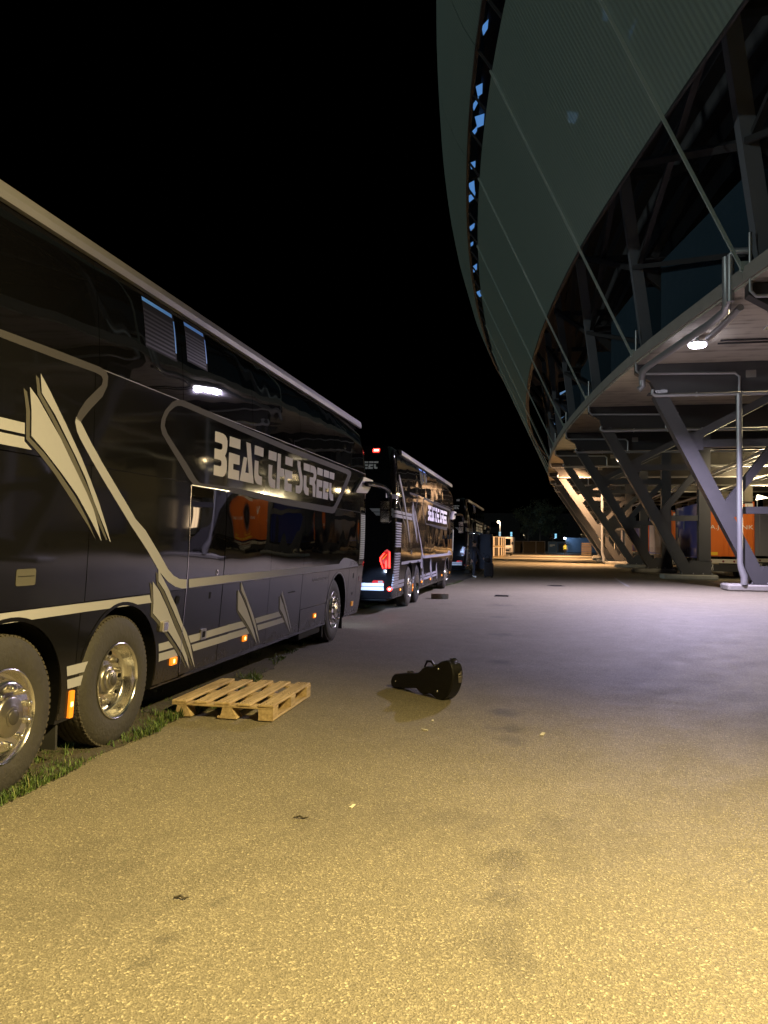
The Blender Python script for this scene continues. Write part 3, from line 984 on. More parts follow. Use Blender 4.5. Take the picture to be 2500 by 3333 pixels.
def build_coach():
    root = empty('tour_coach')
    body = link('body_shell', core_mesh(), root)
    S = lambda name, lp, m, off=0.0, thick=.010: sheet(name, lp, M[m], root, off, thick)
    # lower panels
    lows = [(.16, 1.145, .36, 1.185, None), (1.155, 3.022, .36, 1.185, 0), (3.032, 4.727, .36, 1.185, 1), (5.625, 7.080, .38, 1.185, None), (7.090, 8.440, .37, 1.185, None),
            (8.455, 9.842, .690, 1.185, None), (9.852, 11.185, .36, 1.185, 2), (11.195, 11.805, .34, 1.185, None)]
    for y0, y1, z0, z1, ar in lows:
        S('side_panel', rect(y0, y1, z0, z1) if ar is None else arched(y0, y1, z0, z1, ARCHES[ar]), 'skirt')
    S('side_flap', rect(8.475, 9.842, .365, .676), 'skirt')
    S('front_corner_panel', rect(11.815, 12.66, .34, 1.225), 'skirt')
    # wheel arch lips
    for (c, rl, rr), nm in zip(ARCHES, 'abc'):
        o_, i_ = [], []
        for k in range(31):
            t = pi * 1.06 - (pi * 1.12) * k / 30
            for lst, d in ((o_, .028), (i_, .001)):
                r_ = rl if cos(t) < 0 else rr
                lst.append((c + (r_ + d) * cos(t), .52 + (.60 + d) * sin(t)))
        if nm == 'b':
            o_, i_ = o_[5:], i_[5:]
        S('arch_lip', o_ + i_[::-1], 'rail' if nm == 'c' else 'skirt', .006, .018)
    # side door
    S('door_panel', rect(4.752, 5.605, .37, 1.185), 'skirt')
    S('door_window', rect(4.752, 5.605, 1.190, 2.172), 'glass')
    S('door_trim', rect(4.738, 4.748, .40, 2.18), 'trim', .004, .01)
    S('door_trim', rect(4.76, 5.66, 2.178, 2.188), 'trim', .006, .012)
    # lower window band
    for y0, y1 in ((.80, 3.058), (3.068, 4.732), (5.625, 7.080), (7.088, 8.446), (8.454, 9.858), (9.866, 11.81)):
        S('lower_window' if y0 > 3.06 else 'side_panel', rect(y0, y1, 1.190, 2.198), 'glass' if y0 > 5 else 'paint')
    for y0, y1 in ((.80, 3.08), (3.09, 11.835), (11.845, 12.70)):
        S('waist_panel', rect(y0, y1, 2.206, 2.948), 'paint')
    ys = [.35, 1.6, 3.145, 4.555, 6.35, 8.19, 10.045, 12.03, 12.62]
    for a, b in zip(ys[:-1], ys[1:]):
        S('upper_window', rect(a + .004, b - .004, 2.956, 3.795), 'glass')
    S('waist_line', rect(3.2, 12.70, 2.949, 2.955), 'rail', .001, .01)
    S('waist_line', rect(5.7, 11.85, 2.199, 2.205), 'frame', .001, .01)
    # front passenger window with a slatted blind
    S('front_window_frame', [rect(11.835, 12.66, 1.245, 2.30, .03), rect(11.875, 12.615, 1.30, 2.25, .03)[::-1]], 'trim', .004, .014)
    fw = S('front_window', rect(11.878, 12.612, 1.303, 2.247), 'core', -.006, .004)
    for k in range(24):
        z = 1.335 + k * .035
        sheet('blind_slat', rect(11.93, 12.50, z, z + .026), M['blind'], fw, -.002, .004)
    # awning style roof rail
    mb = MB()
    ra = [1.0 + 11.05 * k / 12 for k in range(13)]
    pr = [(-.085, 3.795), (-.048, 3.80), (-.045, 3.855), (-.062, 3.915), (-.09, 3.935), (-.20, 3.935)]
    n = len(pr)
    vs = [(x, y, z) for y in ra for x, z in pr]
    fs = [(j * n + i, j * n + i + 1, (j + 1) * n + i + 1, (j + 1) * n + i) for j in range(12) for i in range(n - 1)]
    mb.add(vs, fs)
    mb.add([(x, 1.0, z) for x, z in pr], [tuple(range(n))])
    mb.add([(x, 12.05, z) for x, z in pr], [tuple(range(n))])
    mb.build('roof_rail', M['rail'], root)
    S('roof_rail_end', rect(12.06, 12.28, 3.80, 3.895), 'rail', .012, .02)
    S('roof_rail_end', rect(.78, .99, 3.815, 3.90), 'paint', .018, .02)
    # blinds seen behind the first upper windows
    for (a, b, z0, z1) in ((3.86, 4.44, 3.30, 3.74), (4.66, 5.12, 3.36, 3.745)):
        f = sheet('window_blind', rect(a, b, z0, z1), M['core'], root, .0012)
        for k in range(9):
            z = z0 + .02 + k * (z1 - z0 - .10) / 9
            sheet('blind_slat', rect(a, b - .03, z, z + .018), M['blind_dark'], f, .0022)
        sheet('blind_light', rect(a, b - .03, z1 - .035, z1), M['blue_edge'], f, .0024)
        sheet('blind_light', rect(b - .022, b, z0 + .08, z1 - .06), M['blue_edge'], f, .0024)
    # decals
    mm = lambda L_: [(a / 1000, b / 1000) for a, b in L_]
    big = lambda L_: [(.50 + (a / 1000 - 2.433) * 1.70, 1.64 + (b / 1000 - 1.632) * 1.47) for a, b in L_]
    for i, L_ in enumerate(DEC_LIGHT):
        S('stripe', mm(L_), 'silver', .0035 if i not in (4, 5) else .003, 0)
        if i in (0, 2):
            S('stripe', big(L_), 'silver', .0055, 0)
    for i, L_ in enumerate(DEC_GREY):
        S('stripe', mm(L_), 'grey' if i != 2 else 'frame', .0030, 0)
        if i in (0, 1, 3):
            if i < 2:
                S('stripe', big(L_), 'grey', .0052, 0)
    S('stripe', rect(.02, 1.96, 2.331, 2.403), 'silver', .0025, 0)
    S('stripe', rect(.02, 1.96, 2.237, 2.311), 'silver', .0025, 0)
    S('stripe', rect(.17, 1.60, .662, .736), 'silver', .0025, 0)
    S('stripe', rect(.17, 1.60, .560, .636), 'silver', .0025, 0)
    S('stripe', rect(1.0, 2.12, 1.107, 1.183), 'silver', .0025, 0)
    S('logo_frame', [mm(FRAME_OUT), mm(FRAME_IN)], 'frame', .003, 0)
    for grp in ((0,), (1, 2), (3,), (4, 5), (6, 7), (8,), (9, 10), (11,), (12, 13), (14,), (15, 16), (17, 18), (19, 20)):
        bm = bmesh.new()
        for gi in grp:
            me = sheet_mesh('t', mm(LETTERS[gi]), M['letter'], .0035, 0)
            bm.from_mesh(me)
            bpy.data.meshes.remove(me)
        me = bpy.data.meshes.new('letter')
        bm.to_mesh(me)
        bm.free()
        me.materials.append(M['letter'])
        link('letter', me, root)

    def text(body, y, z, h, m, off, sx=1.0, shear=0.0, spacing=1.0):
        me = text_mesh(body, h, 'text', 0, spacing, shear)
        for v in me.vertices:
            v.co.x, v.co.y = y + v.co.x * sx, z + v.co.y
        o = sheet('lettering', me, M[m], root, off)
        bpy.data.meshes.remove(me)
    text('SETRA', 11.13, 1.235, .105, 'ink', .006, 1.75, .35, 1.15)
    text('beatthestreet.net', 8.95, 1.055, .085, 'faint', .003, 1.45)
    S('country_sticker', rect(11.95, 12.10, .92, 1.02, .01), 'red_off', .003, 0)
    text('K', 11.985, .935, .095, 'ink', .005, 1.3)
    # side marker lamps
    for y, z, w, h, hot in ((2.996, .447, .055, .20, 1), (4.594, .525, .13, .07, 1), (6.369, .526, .12, .07, 1), (9.197, .532, .12, .07, 1), (11.569, .536, .11, .085, 0), (1.10, .50, .09, .06, 1)):
        l = S('marker_lamp', rect(y - w / 2, y + w / 2, z - h / 2, z + h / 2, .012), 'amber' if hot else 'amber_off', .016, .02)
        if hot:
            sheet('bulb', rect(y - .016, y + .016, z - .018, z + .018, .008), M['amber_hot'], l, .0185)
    l = S('side_lamp', rect(4.285, 4.395, .825, .925, .02), 'lens', .03, .03)
    sheet('lens', rect(4.30, 4.38, .84, .91, .015), M['chrome'], l, .034, .004)
    h = S('flap_handle', rect(5.155, 5.275, .652, .758, .01), 'hub', .012, .014)
    sheet('recess', rect(5.18, 5.25, .675, .735), M['core'], h, .0135)
    k = S('lock', rect(5.42, 5.46, 1.292, 1.352, .018), 'trim', .006, .008)
    sheet('keyhole', rect(5.431, 5.449, 1.306, 1.338, .008), M['core'], k, .0075)
    S('filler_cap', rect(4.535, 4.61, 1.06, 1.135, .035), 'core', .008, .01)
    S('vent_mark', rect(5.285, 5.325, 1.06, 1.125), 'core', .002, 0)
    S('vent_mark', rect(11.50, 11.56, 1.00, 1.09), 'core', .002, 0)
    S('vent_mark', rect(11.50, 11.57, .70, .745), 'core', .002, 0)
    S('vent_mark', rect(7.85, 8.15, .955, .967), 'core', .002, 0)
    f = S('filler_flap', rect(2.27, 2.465, 1.345, 1.455, .015), 'grey', .004, .006)
    sheet('hinge_line', rect(2.285, 2.45, 1.405, 1.409), M['core'], f, .006)
    # louvres at the tail
    for k in range(24):
        z = .575 + k * .0605 + (.115 if k > 13 else 0)
        mb = MB()
        pts = []
        for (dz, off) in ((0, .022), (.012, .024), (.045, -.004), (.045, -.010), (.004, -.010)):
            pts.append((dz, off))
        n = len(pts)
        vs = []
        ya = (.10, .20, .45, .78)
        for y in ya:
            for dz, off in pts:
                vs.append((side_x(y, z + dz) + off * (1 if y < .7 else .25), y, z + dz))
        fs = [(j * n + i, j * n + (i + 1) % n, (j + 1) * n + (i + 1) % n, (j + 1) * n + i) for j in range(len(ya) - 1) for i in range(n)]
        fs += [tuple(range(n)), tuple((len(ya) - 1) * n + i for i in range(n))]
        mb.add(vs, fs)
        mb.build('louvre_slat', M['rail'], root)
    # wheels
    for y, kd, x in ((2.25, 'flat', -.062), (3.60, 'deep', -.058), (10.40, 'flat', -.105)):
        wheel(root, y, kd, x)
    mb = MB()
    for y in (2.25, 3.6, 10.4):
        mb.lathe([(.25, -W_BUS + .05), (.515, -W_BUS + .05), (.515, -W_BUS + .35), (.25, -W_BUS + .35)], (0, y, .518), 24)
        mb.tube([(-.3, y, .518), (-W_BUS + .3, y, .518)], .09, 8)
    mb.build('far_wheels', M['tyre'], root)
    # mud flaps and underside
    for y in (2.90, 11.05, 9.80):
        mb = MB()
        mb.box(-.48, -.12, y - .012, y + .012, .14, .42)
        mb.build('mud_flap', M['rubber'], root)
    for bx in ((-W_BUS + .15, -.32, 4.4, 9.7, .24, .329), (-.30, -.13, 8.6, 9.7, .22, .34), (-W_BUS + .25, -.25, .3, 1.6, .26, .329)):
        mb = MB()
        mb.box(*bx, .02)
        mb.build('underbody_box', M['core'], root)
    # mirror: pale root, curved arm and hanging head
    mb = MB()
    mb.prism([(11.86, 2.835), (11.88, 2.862), (11.93, 2.868), (12.66, 2.868), (12.70, 2.855), (12.705, 2.82), (12.24, 2.60), (12.16, 2.582), (11.36, 2.535), (11.30, 2.545), (11.31, 2.57)], -.03, .05, 'yz')
    mb.build('mirror_root', M['mirror_white'], root)
    mb = MB()
    mb.tube([(.10, 11.9, 2.74), (.13, 12.3, 2.76), (.16, 12.7, 2.77), (.20, 13.05, 2.755), (.235, 13.3, 2.70), (.245, 13.42, 2.60), (.24, 13.45, 2.50)], [.05, .052, .05, .05, .052, .055, .055], 10)
    mb.build('mirror_arm', M['paint'], root)
    mb = MB()
    mb.box(.04, .27, 13.38, 13.52, 2.04, 2.56, .05)
    hd = mb.build('mirror_head', M['paint'], root)
    mb = MB()
    mb.box(.065, .245, 13.374, 13.382, 2.07, 2.30, .003)
    mb.build('mirror_glass', M['chrome'], hd)
    mb = MB()
    mb.box(.065, .245, 13.374, 13.382, 2.33, 2.50, .003)
    mb.build('mirror_glass', M['chrome'], hd)
    # rear face
    def rearpoly(name, poly, m, off, depth, parent=root):
        """poly in (x, z), lying on the tail"""
        vs = []
        n = len(poly)
        def Y(x, z):
            e = min(-x - prof_x(z), x + W_BUS - prof_x(z))
            d = 0
            if e < RRX:
                t = min(1, 1 - e / RRX)
                d = RRY * (1 - sqrt(max(0, 1 - t * t)))
            return rear_y(z) + d
        vs = [(x, Y(x, z) - off, z) for x, z in poly] + [(x, Y(x, z) - off + depth, z) for x, z in poly]
        fs = [tuple(range(n)), tuple(range(2 * n - 1, n - 1, -1))] + [(i, i + n, (i + 1) % n + n, (i + 1) % n) for i in range(n)]
        return MB().add(vs, fs).build(name, M[m], parent)
    for s in (0, 1):
        X = lambda x: x if s == 0 else -W_BUS - x
        P = lambda pts: [(X(x), z) for x, z in pts]
        t = rearpoly('tail_lamp', P([(-.20, 1.49), (-.115, 1.44), (-.11, 1.05), (-.29, 1.02), (-.37, 1.22), (-.37, 1.30), (-.25, 1.45)]), 'red_dim', .012, .03)
        rearpoly('light_bar', P([(-.150, 1.44), (-.120, 1.42), (-.118, 1.06), (-.155, 1.055)]), 'red_hot', .018, .01, t)
        rearpoly('light_bar', P([(-.27, 1.40), (-.245, 1.40), (-.335, 1.27), (-.33, 1.215), (-.275, 1.055), (-.29, 1.045), (-.358, 1.22), (-.358, 1.295)]), 'red_hot', .018, .01, t)
        rearpoly('light_bar', P([(-.225, 1.22), (-.200, 1.24), (-.195, 1.06), (-.235, 1.055)]), 'red_hot', .018, .01, t)
        rearpoly('light_bar', P([(-.30, 1.27), (-.20, 1.38), (-.195, 1.36), (-.29, 1.245)]), 'amber', .018, .01, t)
        ll = rearpoly('fog_lamp', P([(-.14 + .05 * cos(k * pi / 6), .565 + .05 * sin(k * pi / 6)) for k in range(12)]), 'red_hot', .014, .03)
        rearpoly('bulb', P([(-.14 + .026 * cos(k * pi / 4), .565 + .026 * sin(k * pi / 4)) for k in range(8)]), 'red_core', .019, .01, ll)
        hl = rearpoly('high_brake_lamp', P([(-.58, 3.775), (-.44, 3.775), (-.43, 3.795), (-.43, 3.845), (-.44, 3.865), (-.58, 3.865), (-.59, 3.845), (-.59, 3.795)]), 'red_hot', .012, .03)
        rearpoly('bulb', P([(-.56, 3.80), (-.45, 3.80), (-.45, 3.84), (-.56, 3.84)]), 'red_core', .017, .01, hl)
        rl = rearpoly('reverse_lamp', P([(-.55, .72), (-.51, .765), (-.30, .765), (-.26, .73), (-.28, .70), (-.52, .70)]), 'red_dim', .010, .02)
        rearpoly('lens', P([(-.40, .755), (-.31, .755), (-.275, .73), (-.30, .71), (-.40, .71)]), 'lens', .014, .01, rl)
        rearpoly('stripe', P([(-.62, 2.44), (-.06, 2.44), (-.06, 2.365), (-.55, 2.365)]), 'silver', .004, .003)
        rearpoly('stripe', P([(-.53, 2.35), (-.06, 2.35), (-.06, 2.275), (-.46, 2.275)]), 'silver', .004, .003)
    for z0, z1 in ((.625, .700), (.530, .610)):
        for a, b in ((-.27, -.93), (-.935, -2.28)):
            rearpoly('bumper_strip', [(a, z0), (a, z1), (b, z1), (b, z0)], 'letter', .010, .02)
    rearpoly('number_plate', [(-1.02, .90), (-1.02, 1.01), (-1.54, 1.01), (-1.54, .90)], 'letter', .010, .012)
    bm = bmesh.new()
    for L_ in LETTERS:
        pv = [Vector((-2.13 + (a / 1000 - 5.25) * .36, 3.37 + (b / 1000 - 2.31) * .40)) for a, b in L_]
        ov, _, of = delaunay_2d_cdt(pv, [(i, (i + 1) % len(pv)) for i in range(len(pv))], [], 4, 1e-6)[:3]
        vs = [bm.verts.new((p.x, 0, p.y)) for p in ov]
        for f in of:
            bm.faces.new([vs[i] for i in f])
    me = bpy.data.meshes.new('lettering')
    bm.to_mesh(me)
    bm.free()
    me.materials.append(M['letter'])
    for v in me.vertices:
        v.co.y = rear_y(v.co.z) - .006
    link('lettering', me, root)
    # front lamps
    for s in (0, 1):
        x = -.42 if s == 0 else -W_BUS + .42
        mb = MB()
        mb.box(x - .17, x + .17, 12.60, 12.735, .62, .80, .03)
        mb.build('headlamp', M['head'], root)
    mb = MB()
    mb.box(-W_BUS + .5, -.5, 12.5, 12.757, 1.35, 2.7, .02)
    mb.build('windscreen', M['glass'], root)
    return root


COACHES = [(-3.29, 2.15), (-3.31, 17.67), (-3.62, 39.0)]
coach = build_coach()
tag(coach, 'nearest black double deck tour coach with pale arrow graphics, standing beside the wooden pallet', 'coach', 'black tour coaches parked in a line along the verge')
LAB = ['', 'second black coach with glowing red tail lamps, parked just ahead of the nearest coach', 'farthest black coach with unlit tail lamps, behind the grey flight case and the dark suitcase']
tree = {}
for c in bpy.data.objects:
    if c.parent:
        tree.setdefault(c.parent.name, []).append(c)
for i, (x, y) in enumerate(COACHES):
    o = coach if i == 0 else copy_tree(coach, None, tree)
    o.location = (x, y, 0)
    if i:
        o['label'] = LAB[i]
    if i == 2:      # its lamps are off
        for c in [q for q in bpy.data.objects if q.parent == o]:
            sub = [q for q in bpy.data.objects if q.parent == c]
            if c.name.split('.')[0] in ('tail_lamp', 'fog_lamp', 'high_brake_lamp', 'marker_lamp'):
                for q in [c] + sub:
                    if q.name.split('.')[0] == 'bulb':
                        bpy.data.objects.remove(q)
                        continue
                    q.data = q.data.copy()
                    q.data.materials.clear()
                    q.data.materials.append(M['letter'] if c.name.startswith('high') else M['red_off'] if not c.name.startswith('marker') else M['amber_off'])
    if i < 2:       # dipped headlamps shining on the coach in front
        for s in (-.42, -W_BUS + .42):
            spot('headlamp_light', (x + s, y + 12.80, .70), (x + s, y + 15.4, .60), 900, (0.42, 0.60, 1.0), 21, .7, .06)
# ------------------------------------------------------------------ the stadium
_sy = [-60, -30, -15.3, -6, 3.3, 12.6, 21.9, 31.2, 40.5, 49.8, 59.1, 68.4, 77.7, 87, 96.3, 105.6, 114.9, 130]
_sx = [22, 15, 12, 10.2, 8.85, 7.3, 5.30, 3.50, 2.28, 1.45, .95, .72, .70, .92, 1.5, 2.4, 3.7, 6.5]
slab_x = pchip(_sy, _sx)
_fx = [27, 20, 17, 15.0, 13.4, 11.5, 9.55, 7.70, 6.80, 6.42, 6.28, 6.2, 6.2, 6.4, 6.9, 7.7, 8.9, 11.5]
foot_x = pchip(_sy, _fx)
TR = [-6, 3.3, 12.6, 21.9, 31.2, 40.5, 49.8, 59.1, 68.4, 77.7, 87, 96.3, 105.6, 114.9]
ZB, ZT = 8.62, 9.02          # deck underside and top

M['steel'] = mat('painted_steel', (0.075, 0.075, 0.080), 0.55, 0.0, 0.1, 0.10, 3, 0.05, 25)
M['steel_dark'] = mat('dark_steel', (0.038, 0.037, 0.040), 0.55, 0, 0, 0.12, 4)
M['upper_steel'] = mat('upper_steel', (0.15, 0.16, 0.185), 0.55, 0, 0, 0.08, 2)  # lighter bluish copy of the steel; light on the columns is in the colour
M['concrete'] = mat('concrete', (0.30, 0.285, 0.26), 0.85, 0, 0, 0.22, 1.6, 0.25, 18)
M['plinth'] = mat('plinth_concrete', (0.34, 0.33, 0.30), 0.85, 0, 0, 0.3, 3, 0.3, 14)
M['zinc'] = mat('galvanised_pipe', (0.42, 0.43, 0.45), 0.42, 0.55)
M['rod'] = mat('tie_rod_steel', (0.42, 0.50, 0.47), 0.45, 0.2)
M['teal'] = mat('teal_cladding', (0.022, 0.045, 0.068), 0.5, 0, 0, 0.08, 2)
M['stand'] = mat('stand_underside', (0.055, 0.053, 0.058), 0.8, 0, 0, 0.3, .6)
M['lamp_on'] = mat('white_lamp', (1, 1, 1), 0.3, emit=(0.90, 0.86, 1.0), estr=42)
M['lamp_warm'] = mat('warm_lamp', (1, 1, 1), 0.3, emit=(1.0, 0.80, 0.5), estr=7)
M['sky_light'] = mat('lit_roof_sheet', (0.2, 0.3, 0.6), 0.6, emit=(0.14, 0.40, 0.95), estr=0.55)  # glow stands in for floodlight falling on the roof inside
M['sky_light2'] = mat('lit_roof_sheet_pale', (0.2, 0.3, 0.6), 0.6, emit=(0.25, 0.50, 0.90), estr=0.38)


def board_concrete():
    m, nt, b = node_mat('deck_soffit')
    tc = nt.nodes.new('ShaderNodeTexCoord')
    sp = nt.nodes.new('ShaderNodeSeparateXYZ')
    nt.links.new(tc.outputs['Object'], sp.inputs[0])
    w = nt.nodes.new('ShaderNodeTexNoise')
    w.noise_dimensions = '1D'
    w.inputs['Scale'].default_value = 3.1
    w.inputs['Detail'].default_value = 3
    nt.links.new(sp.outputs['Y'], w.inputs['W'])
    n = nt.nodes.new('ShaderNodeTexNoise')
    n.inputs['Scale'].default_value = 1.3
    n.inputs['Detail'].default_value = 5
    nt.links.new(tc.outputs['Object'], n.inputs['Vector'])
    a = nt.nodes.new('ShaderNodeMath')
    nt.links.new(w.outputs['Fac'], a.inputs[0])
    nt.links.new(n.outputs['Fac'], a.inputs[1])
    r = nt.nodes.new('ShaderNodeValToRGB')
    r.color_ramp.elements[0].position, r.color_ramp.elements[0].color = .7, (0.30, 0.275, 0.235, 1)
    r.color_ramp.elements[1].position, r.color_ramp.elements[1].color = 1.3, (0.50, 0.465, 0.40, 1)
    nt.links.new(a.outputs[0], r.inputs['Fac'])
    nt.links.new(r.outputs['Color'], b.inputs['Base Color'])
    b.inputs['Roughness'].default_value = 0.85
    return m


def skin_mat():
    m, nt, b = node_mat('perforated_skin')
    b.inputs['Base Color'].default_value = (0.26, 0.34, 0.305, 1)
    b.inputs['Roughness'].default_value = 0.45
    b.inputs['Metallic'].default_value = 0.25
    at = nt.nodes.new('ShaderNodeUVMap')
    sp = nt.nodes.new('ShaderNodeSeparateXYZ')
    nt.links.new(at.outputs['UV'], sp.inputs[0])
    mu = nt.nodes.new('ShaderNodeMath')
    mu.operation = 'MULTIPLY'
    mu.inputs[1].default_value = 2 * pi / 0.22
    nt.links.new(sp.outputs['X'], mu.inputs[0])
    sn = nt.nodes.new('ShaderNodeMath')
    sn.operation = 'SINE'
    nt.links.new(mu.outputs[0], sn.inputs[0])
    bp = nt.nodes.new('ShaderNodeBump')
    bp.inputs['Strength'].default_value = 0.4
    bp.inputs['Distance'].default_value = 0.02
    nt.links.new(sn.outputs[0], bp.inputs['Height'])
    nt.links.new(bp.outputs['Normal'], b.inputs['Normal'])
    n = nt.nodes.new('ShaderNodeTexNoise')
    n.inputs['Scale'].default_value = 0.35
    tc = nt.nodes.new('ShaderNodeTexCoord')
    nt.links.new(tc.outputs['Object'], n.inputs['Vector'])
    mr = nt.nodes.new('ShaderNodeMapRange')
    mr.inputs['To Min'].default_value = 0.05
    mr.inputs['To Max'].default_value = 0.17
    nt.links.new(sn.outputs[0], mr.inputs['Value'])
    mr.inputs['From Min'].default_value = -1
    t = nt.nodes.new('ShaderNodeBsdfTransparent')
    mx = nt.nodes.new('ShaderNodeMixShader')
    nt.links.new(mr.outputs['Result'], mx.inputs['Fac'])
    nt.links.new(b.outputs['BSDF'], mx.inputs[1])
    nt.links.new(t.outputs['BSDF'], mx.inputs[2])
    nt.links.new(mx.outputs['Shader'], nt.nodes['Material Output'].inputs['Surface'])
    return m


M['soffit'] = board_concrete()
M['skin'] = skin_mat()
stadium = empty('stadium', (10, 40, 0))
tag(stadium, 'stadium with dark raking steel supports, concrete deck and curved green metal skin', 'stadium')


def part(mb, name, m, parent=None, recalc=True):
    o = mb.build(name, m, parent if parent else stadium, recalc=recalc)
    if not parent:
        o.location = (-10, -40, 0)
    return o


def frange(a, b, n):
    return [a + (b - a) * i / n for i in range(n + 1)]


# concrete deck, bay by bay, with a pale edge upstand
for a, b in zip(TR[:-1], TR[1:]):
    mb = MB()
    ys = frange(a + .008, b - .008, 4)
    vs, fs = [], []
    for y in ys:
        x = slab_x(y)
        vs += [(x, y, ZB), (x, y, ZT), (42, y, ZT), (42, y, ZB)]
    for j in range(4):
        for i in range(4):
            fs.append((j * 4 + i, j * 4 + (i + 1) % 4, (j + 1) * 4 + (i + 1) % 4, (j + 1) * 4 + i))
    fs += [(0, 1, 2, 3), (19, 18, 17, 16)]
    mb.add(vs, fs)
    part(mb, 'deck_slab', M['soffit'])
    mb = MB()
    for y0, y1 in zip(ys[:-1], ys[1:]):
        mb.bar((slab_x(y0) - .03, y0, ZT - .13), (slab_x(y1) - .03, y1, ZT - .13), .40, .07, (1, 0, 0))
    part(mb, 'deck_edge', M['concrete'])

# raking supports
for k, y in enumerate(TR):
    fx, sx = foot_x(y), slab_x(y)
    tx = sx + .62
    mb = MB()
    w_, d_ = .50, .60
    a, b = Vector((fx + .34, y, .20)), Vector((tx + .30, y, 7.48))
    mb.bar(a, b, w_, d_, (0, 1, 0))
    mb.prism([(fx + .05, .24), (fx + 1.35, .24), (fx + 1.35, .92), (fx + .42, .92)], y - .28, y + .28, 'xz')
    t = part(mb, 'raking_column', M['steel'])
    lx = lambda z: fx + .34 + (tx + .30 - fx - .34) * (z - .2) / 7.28
    cx = fx + .78 + .27
    mb = MB()
    mb.box(cx - .27, cx + .27, y - .30, y + .30, .925, 7.48)
    mb.build('rear_column', M['steel'], t)
    for z0, z1 in ((5.40, 5.68), (2.88, 3.14)):
        mb = MB()
        mb.box(lx((z0 + z1) / 2) + .20, cx - .272, y - .20, y + .20, z0, z1)
        mb.build('cross_member', M['steel'], t)
    mb = MB()
    mb.bar((lx(5.7) + .25, y, 5.72), (cx + .1, y, 7.50), .30, .36, (0, 1, 0))
    mb.build('diagonal_brace', M['steel'], t)
    mb = MB()
    mb.bar((lx(3.2) + .28, y, 3.16), (cx - .30, y, 5.34), .30, .36, (0, 1, 0))
    mb.build('diagonal_brace', M['steel'], t)
    # deck beam with tapered end
    mb = MB()
    mb.prism([(sx + .04, 8.30), (sx + .04, ZB - .003), (27, ZB - .003), (27, 7.50), (tx + .18, 7.50), (tx - .02, 7.95)], y - .20, y + .20, 'xz')
    mb.build('deck_beam', M['steel_dark'] if k != 4 else M['steel'], t)
    mb = MB()
    mb.box(tx - .1, 27, y - .27, y + .27, 7.46, 7.497)
    mb.build('beam_flange', M['steel'], t)
    if k > 3:
        mb = MB()
        px = tx + 3.4
        mb.box(px, px + .36, y - .215, y - .202, 8.0, 8.28)
        mb.build('beam_plate', M['concrete'], t)
    # base plate, anchor bolts and stiffeners
    mb = MB()
    mb.box(fx - .12, fx + 1.45, y - .40, y + .40, .246, .275)
    bp_ = mb.build('base_plate', M['steel_dark'], t)
    for bx in (fx - .04, fx + .5, fx + .95, fx + 1.37):
        for by in (y - .34, y + .34):
            mb = MB()
            mb.lathe([(.03, .275), (.03, .305), (.016, .308), (.016, .335), (0, .336)], (bx, by, 0), 6, 'z')
            mb.build('anchor_bolt', M['zinc'], bp_)
    for zz in (5.54, 3.01):
        mb = MB()
        mb.box(lx(zz) + .17, lx(zz) + .62, y - .235, y - .212, zz - .26, zz + .34)
        mb.build('gusset_plate', M['steel'], t)
    # hangers for the pipe under the beam
    for hx in (1.6, 3.2, 4.8):
        mb = MB()
        mb.box(tx + hx, tx + hx + .04, y - .43, y - .285, 7.28, 7.46)
        mb.build('pipe_clip', M['zinc'], t)
    # plinth
    mb = MB()
    mb.box(fx - .92, fx + 1.62, y - .55, y + .75, 0, .245, .05)
    part(mb, 'plinth', M['plinth'])
    # pipe under the beam
    mb = MB()
    mb.tube([(tx + .05, y - .36, 7.60), (tx + .02, y - .36, 7.44), (tx + .12, y - .36, 7.37), (tx + .3, y - .36, 7.36), (26, y - .36, 7.36)], .065, 10)
    part(mb, 'drain_pipe', M['zinc'])
    mb = MB()
    mb.tube([(tx - .55, y - .30, ZT + .9), (tx - .55, y - .30, ZB - .25), (tx - .42, y - .30, ZB - .40), (tx + 3.0, y - .30, ZB - .46), (tx + 3.15, y - .30, ZB - .6), (tx + 3.15, y - .30, 7.45)], .05, 8)
    part(mb, 'drain_pipe', M['zinc'])
    # upper frame on the deck, behind the skin
    ux = sx + .55
    mb = MB()
    mb.bar((ux, y, ZT), (ux - 1.1, y, 17.5), .42, .5, (0, 1, 0))
    u = part(mb, 'upper_column', M['upper_steel'])
    mb = MB()
    mb.bar((ux - 1.1, y, 17.5), (sx - 3.6, y, 21.5), .3, .34, (0, 1, 0))
    mb.build('upper_strut', M['steel_dark'], u)
    mb = MB()
    mb.bar((ux - .4, y, 12.6), (sx + 4.6, y, 12.6), .36, .36, (0, 1, 0))
    mb.build('upper_beam', M['steel_dark'], u)
    mb = MB()
    mb.bar((ux - .9, y, 16.2), (sx + 2.4, y, 16.2), .30, .36, (0, 1, 0))
    mb.build('upper_beam', M['steel_dark'], u)
    mb = MB()
    mb.bar((ux + 3.8, y, ZT), (ux - .25, y, 12.4), .34, .36, (0, 1, 0))
    mb.build('upper_brace', M['steel_dark'], u)
    mb = MB()
    mb.bar((ux + .2, y, 12.8), (sx + 2.3, y, 16.0), .3, .36, (0, 1, 0))
    mb.build('upper_brace', M['steel_dark'], u)
    # tie rod from deck edge up to the head of the skin
    mb = MB()
    mb.bar((sx - .02, y, ZT - .05), (sx - 5.62, y, 21.0), .085, .085, (0, 1, 0))
    mb.box(sx - .12, sx + .14, y - .09, y + .09, ZT - .02, ZT + .22)
    part(mb, 'tie_rod', M['rod'])

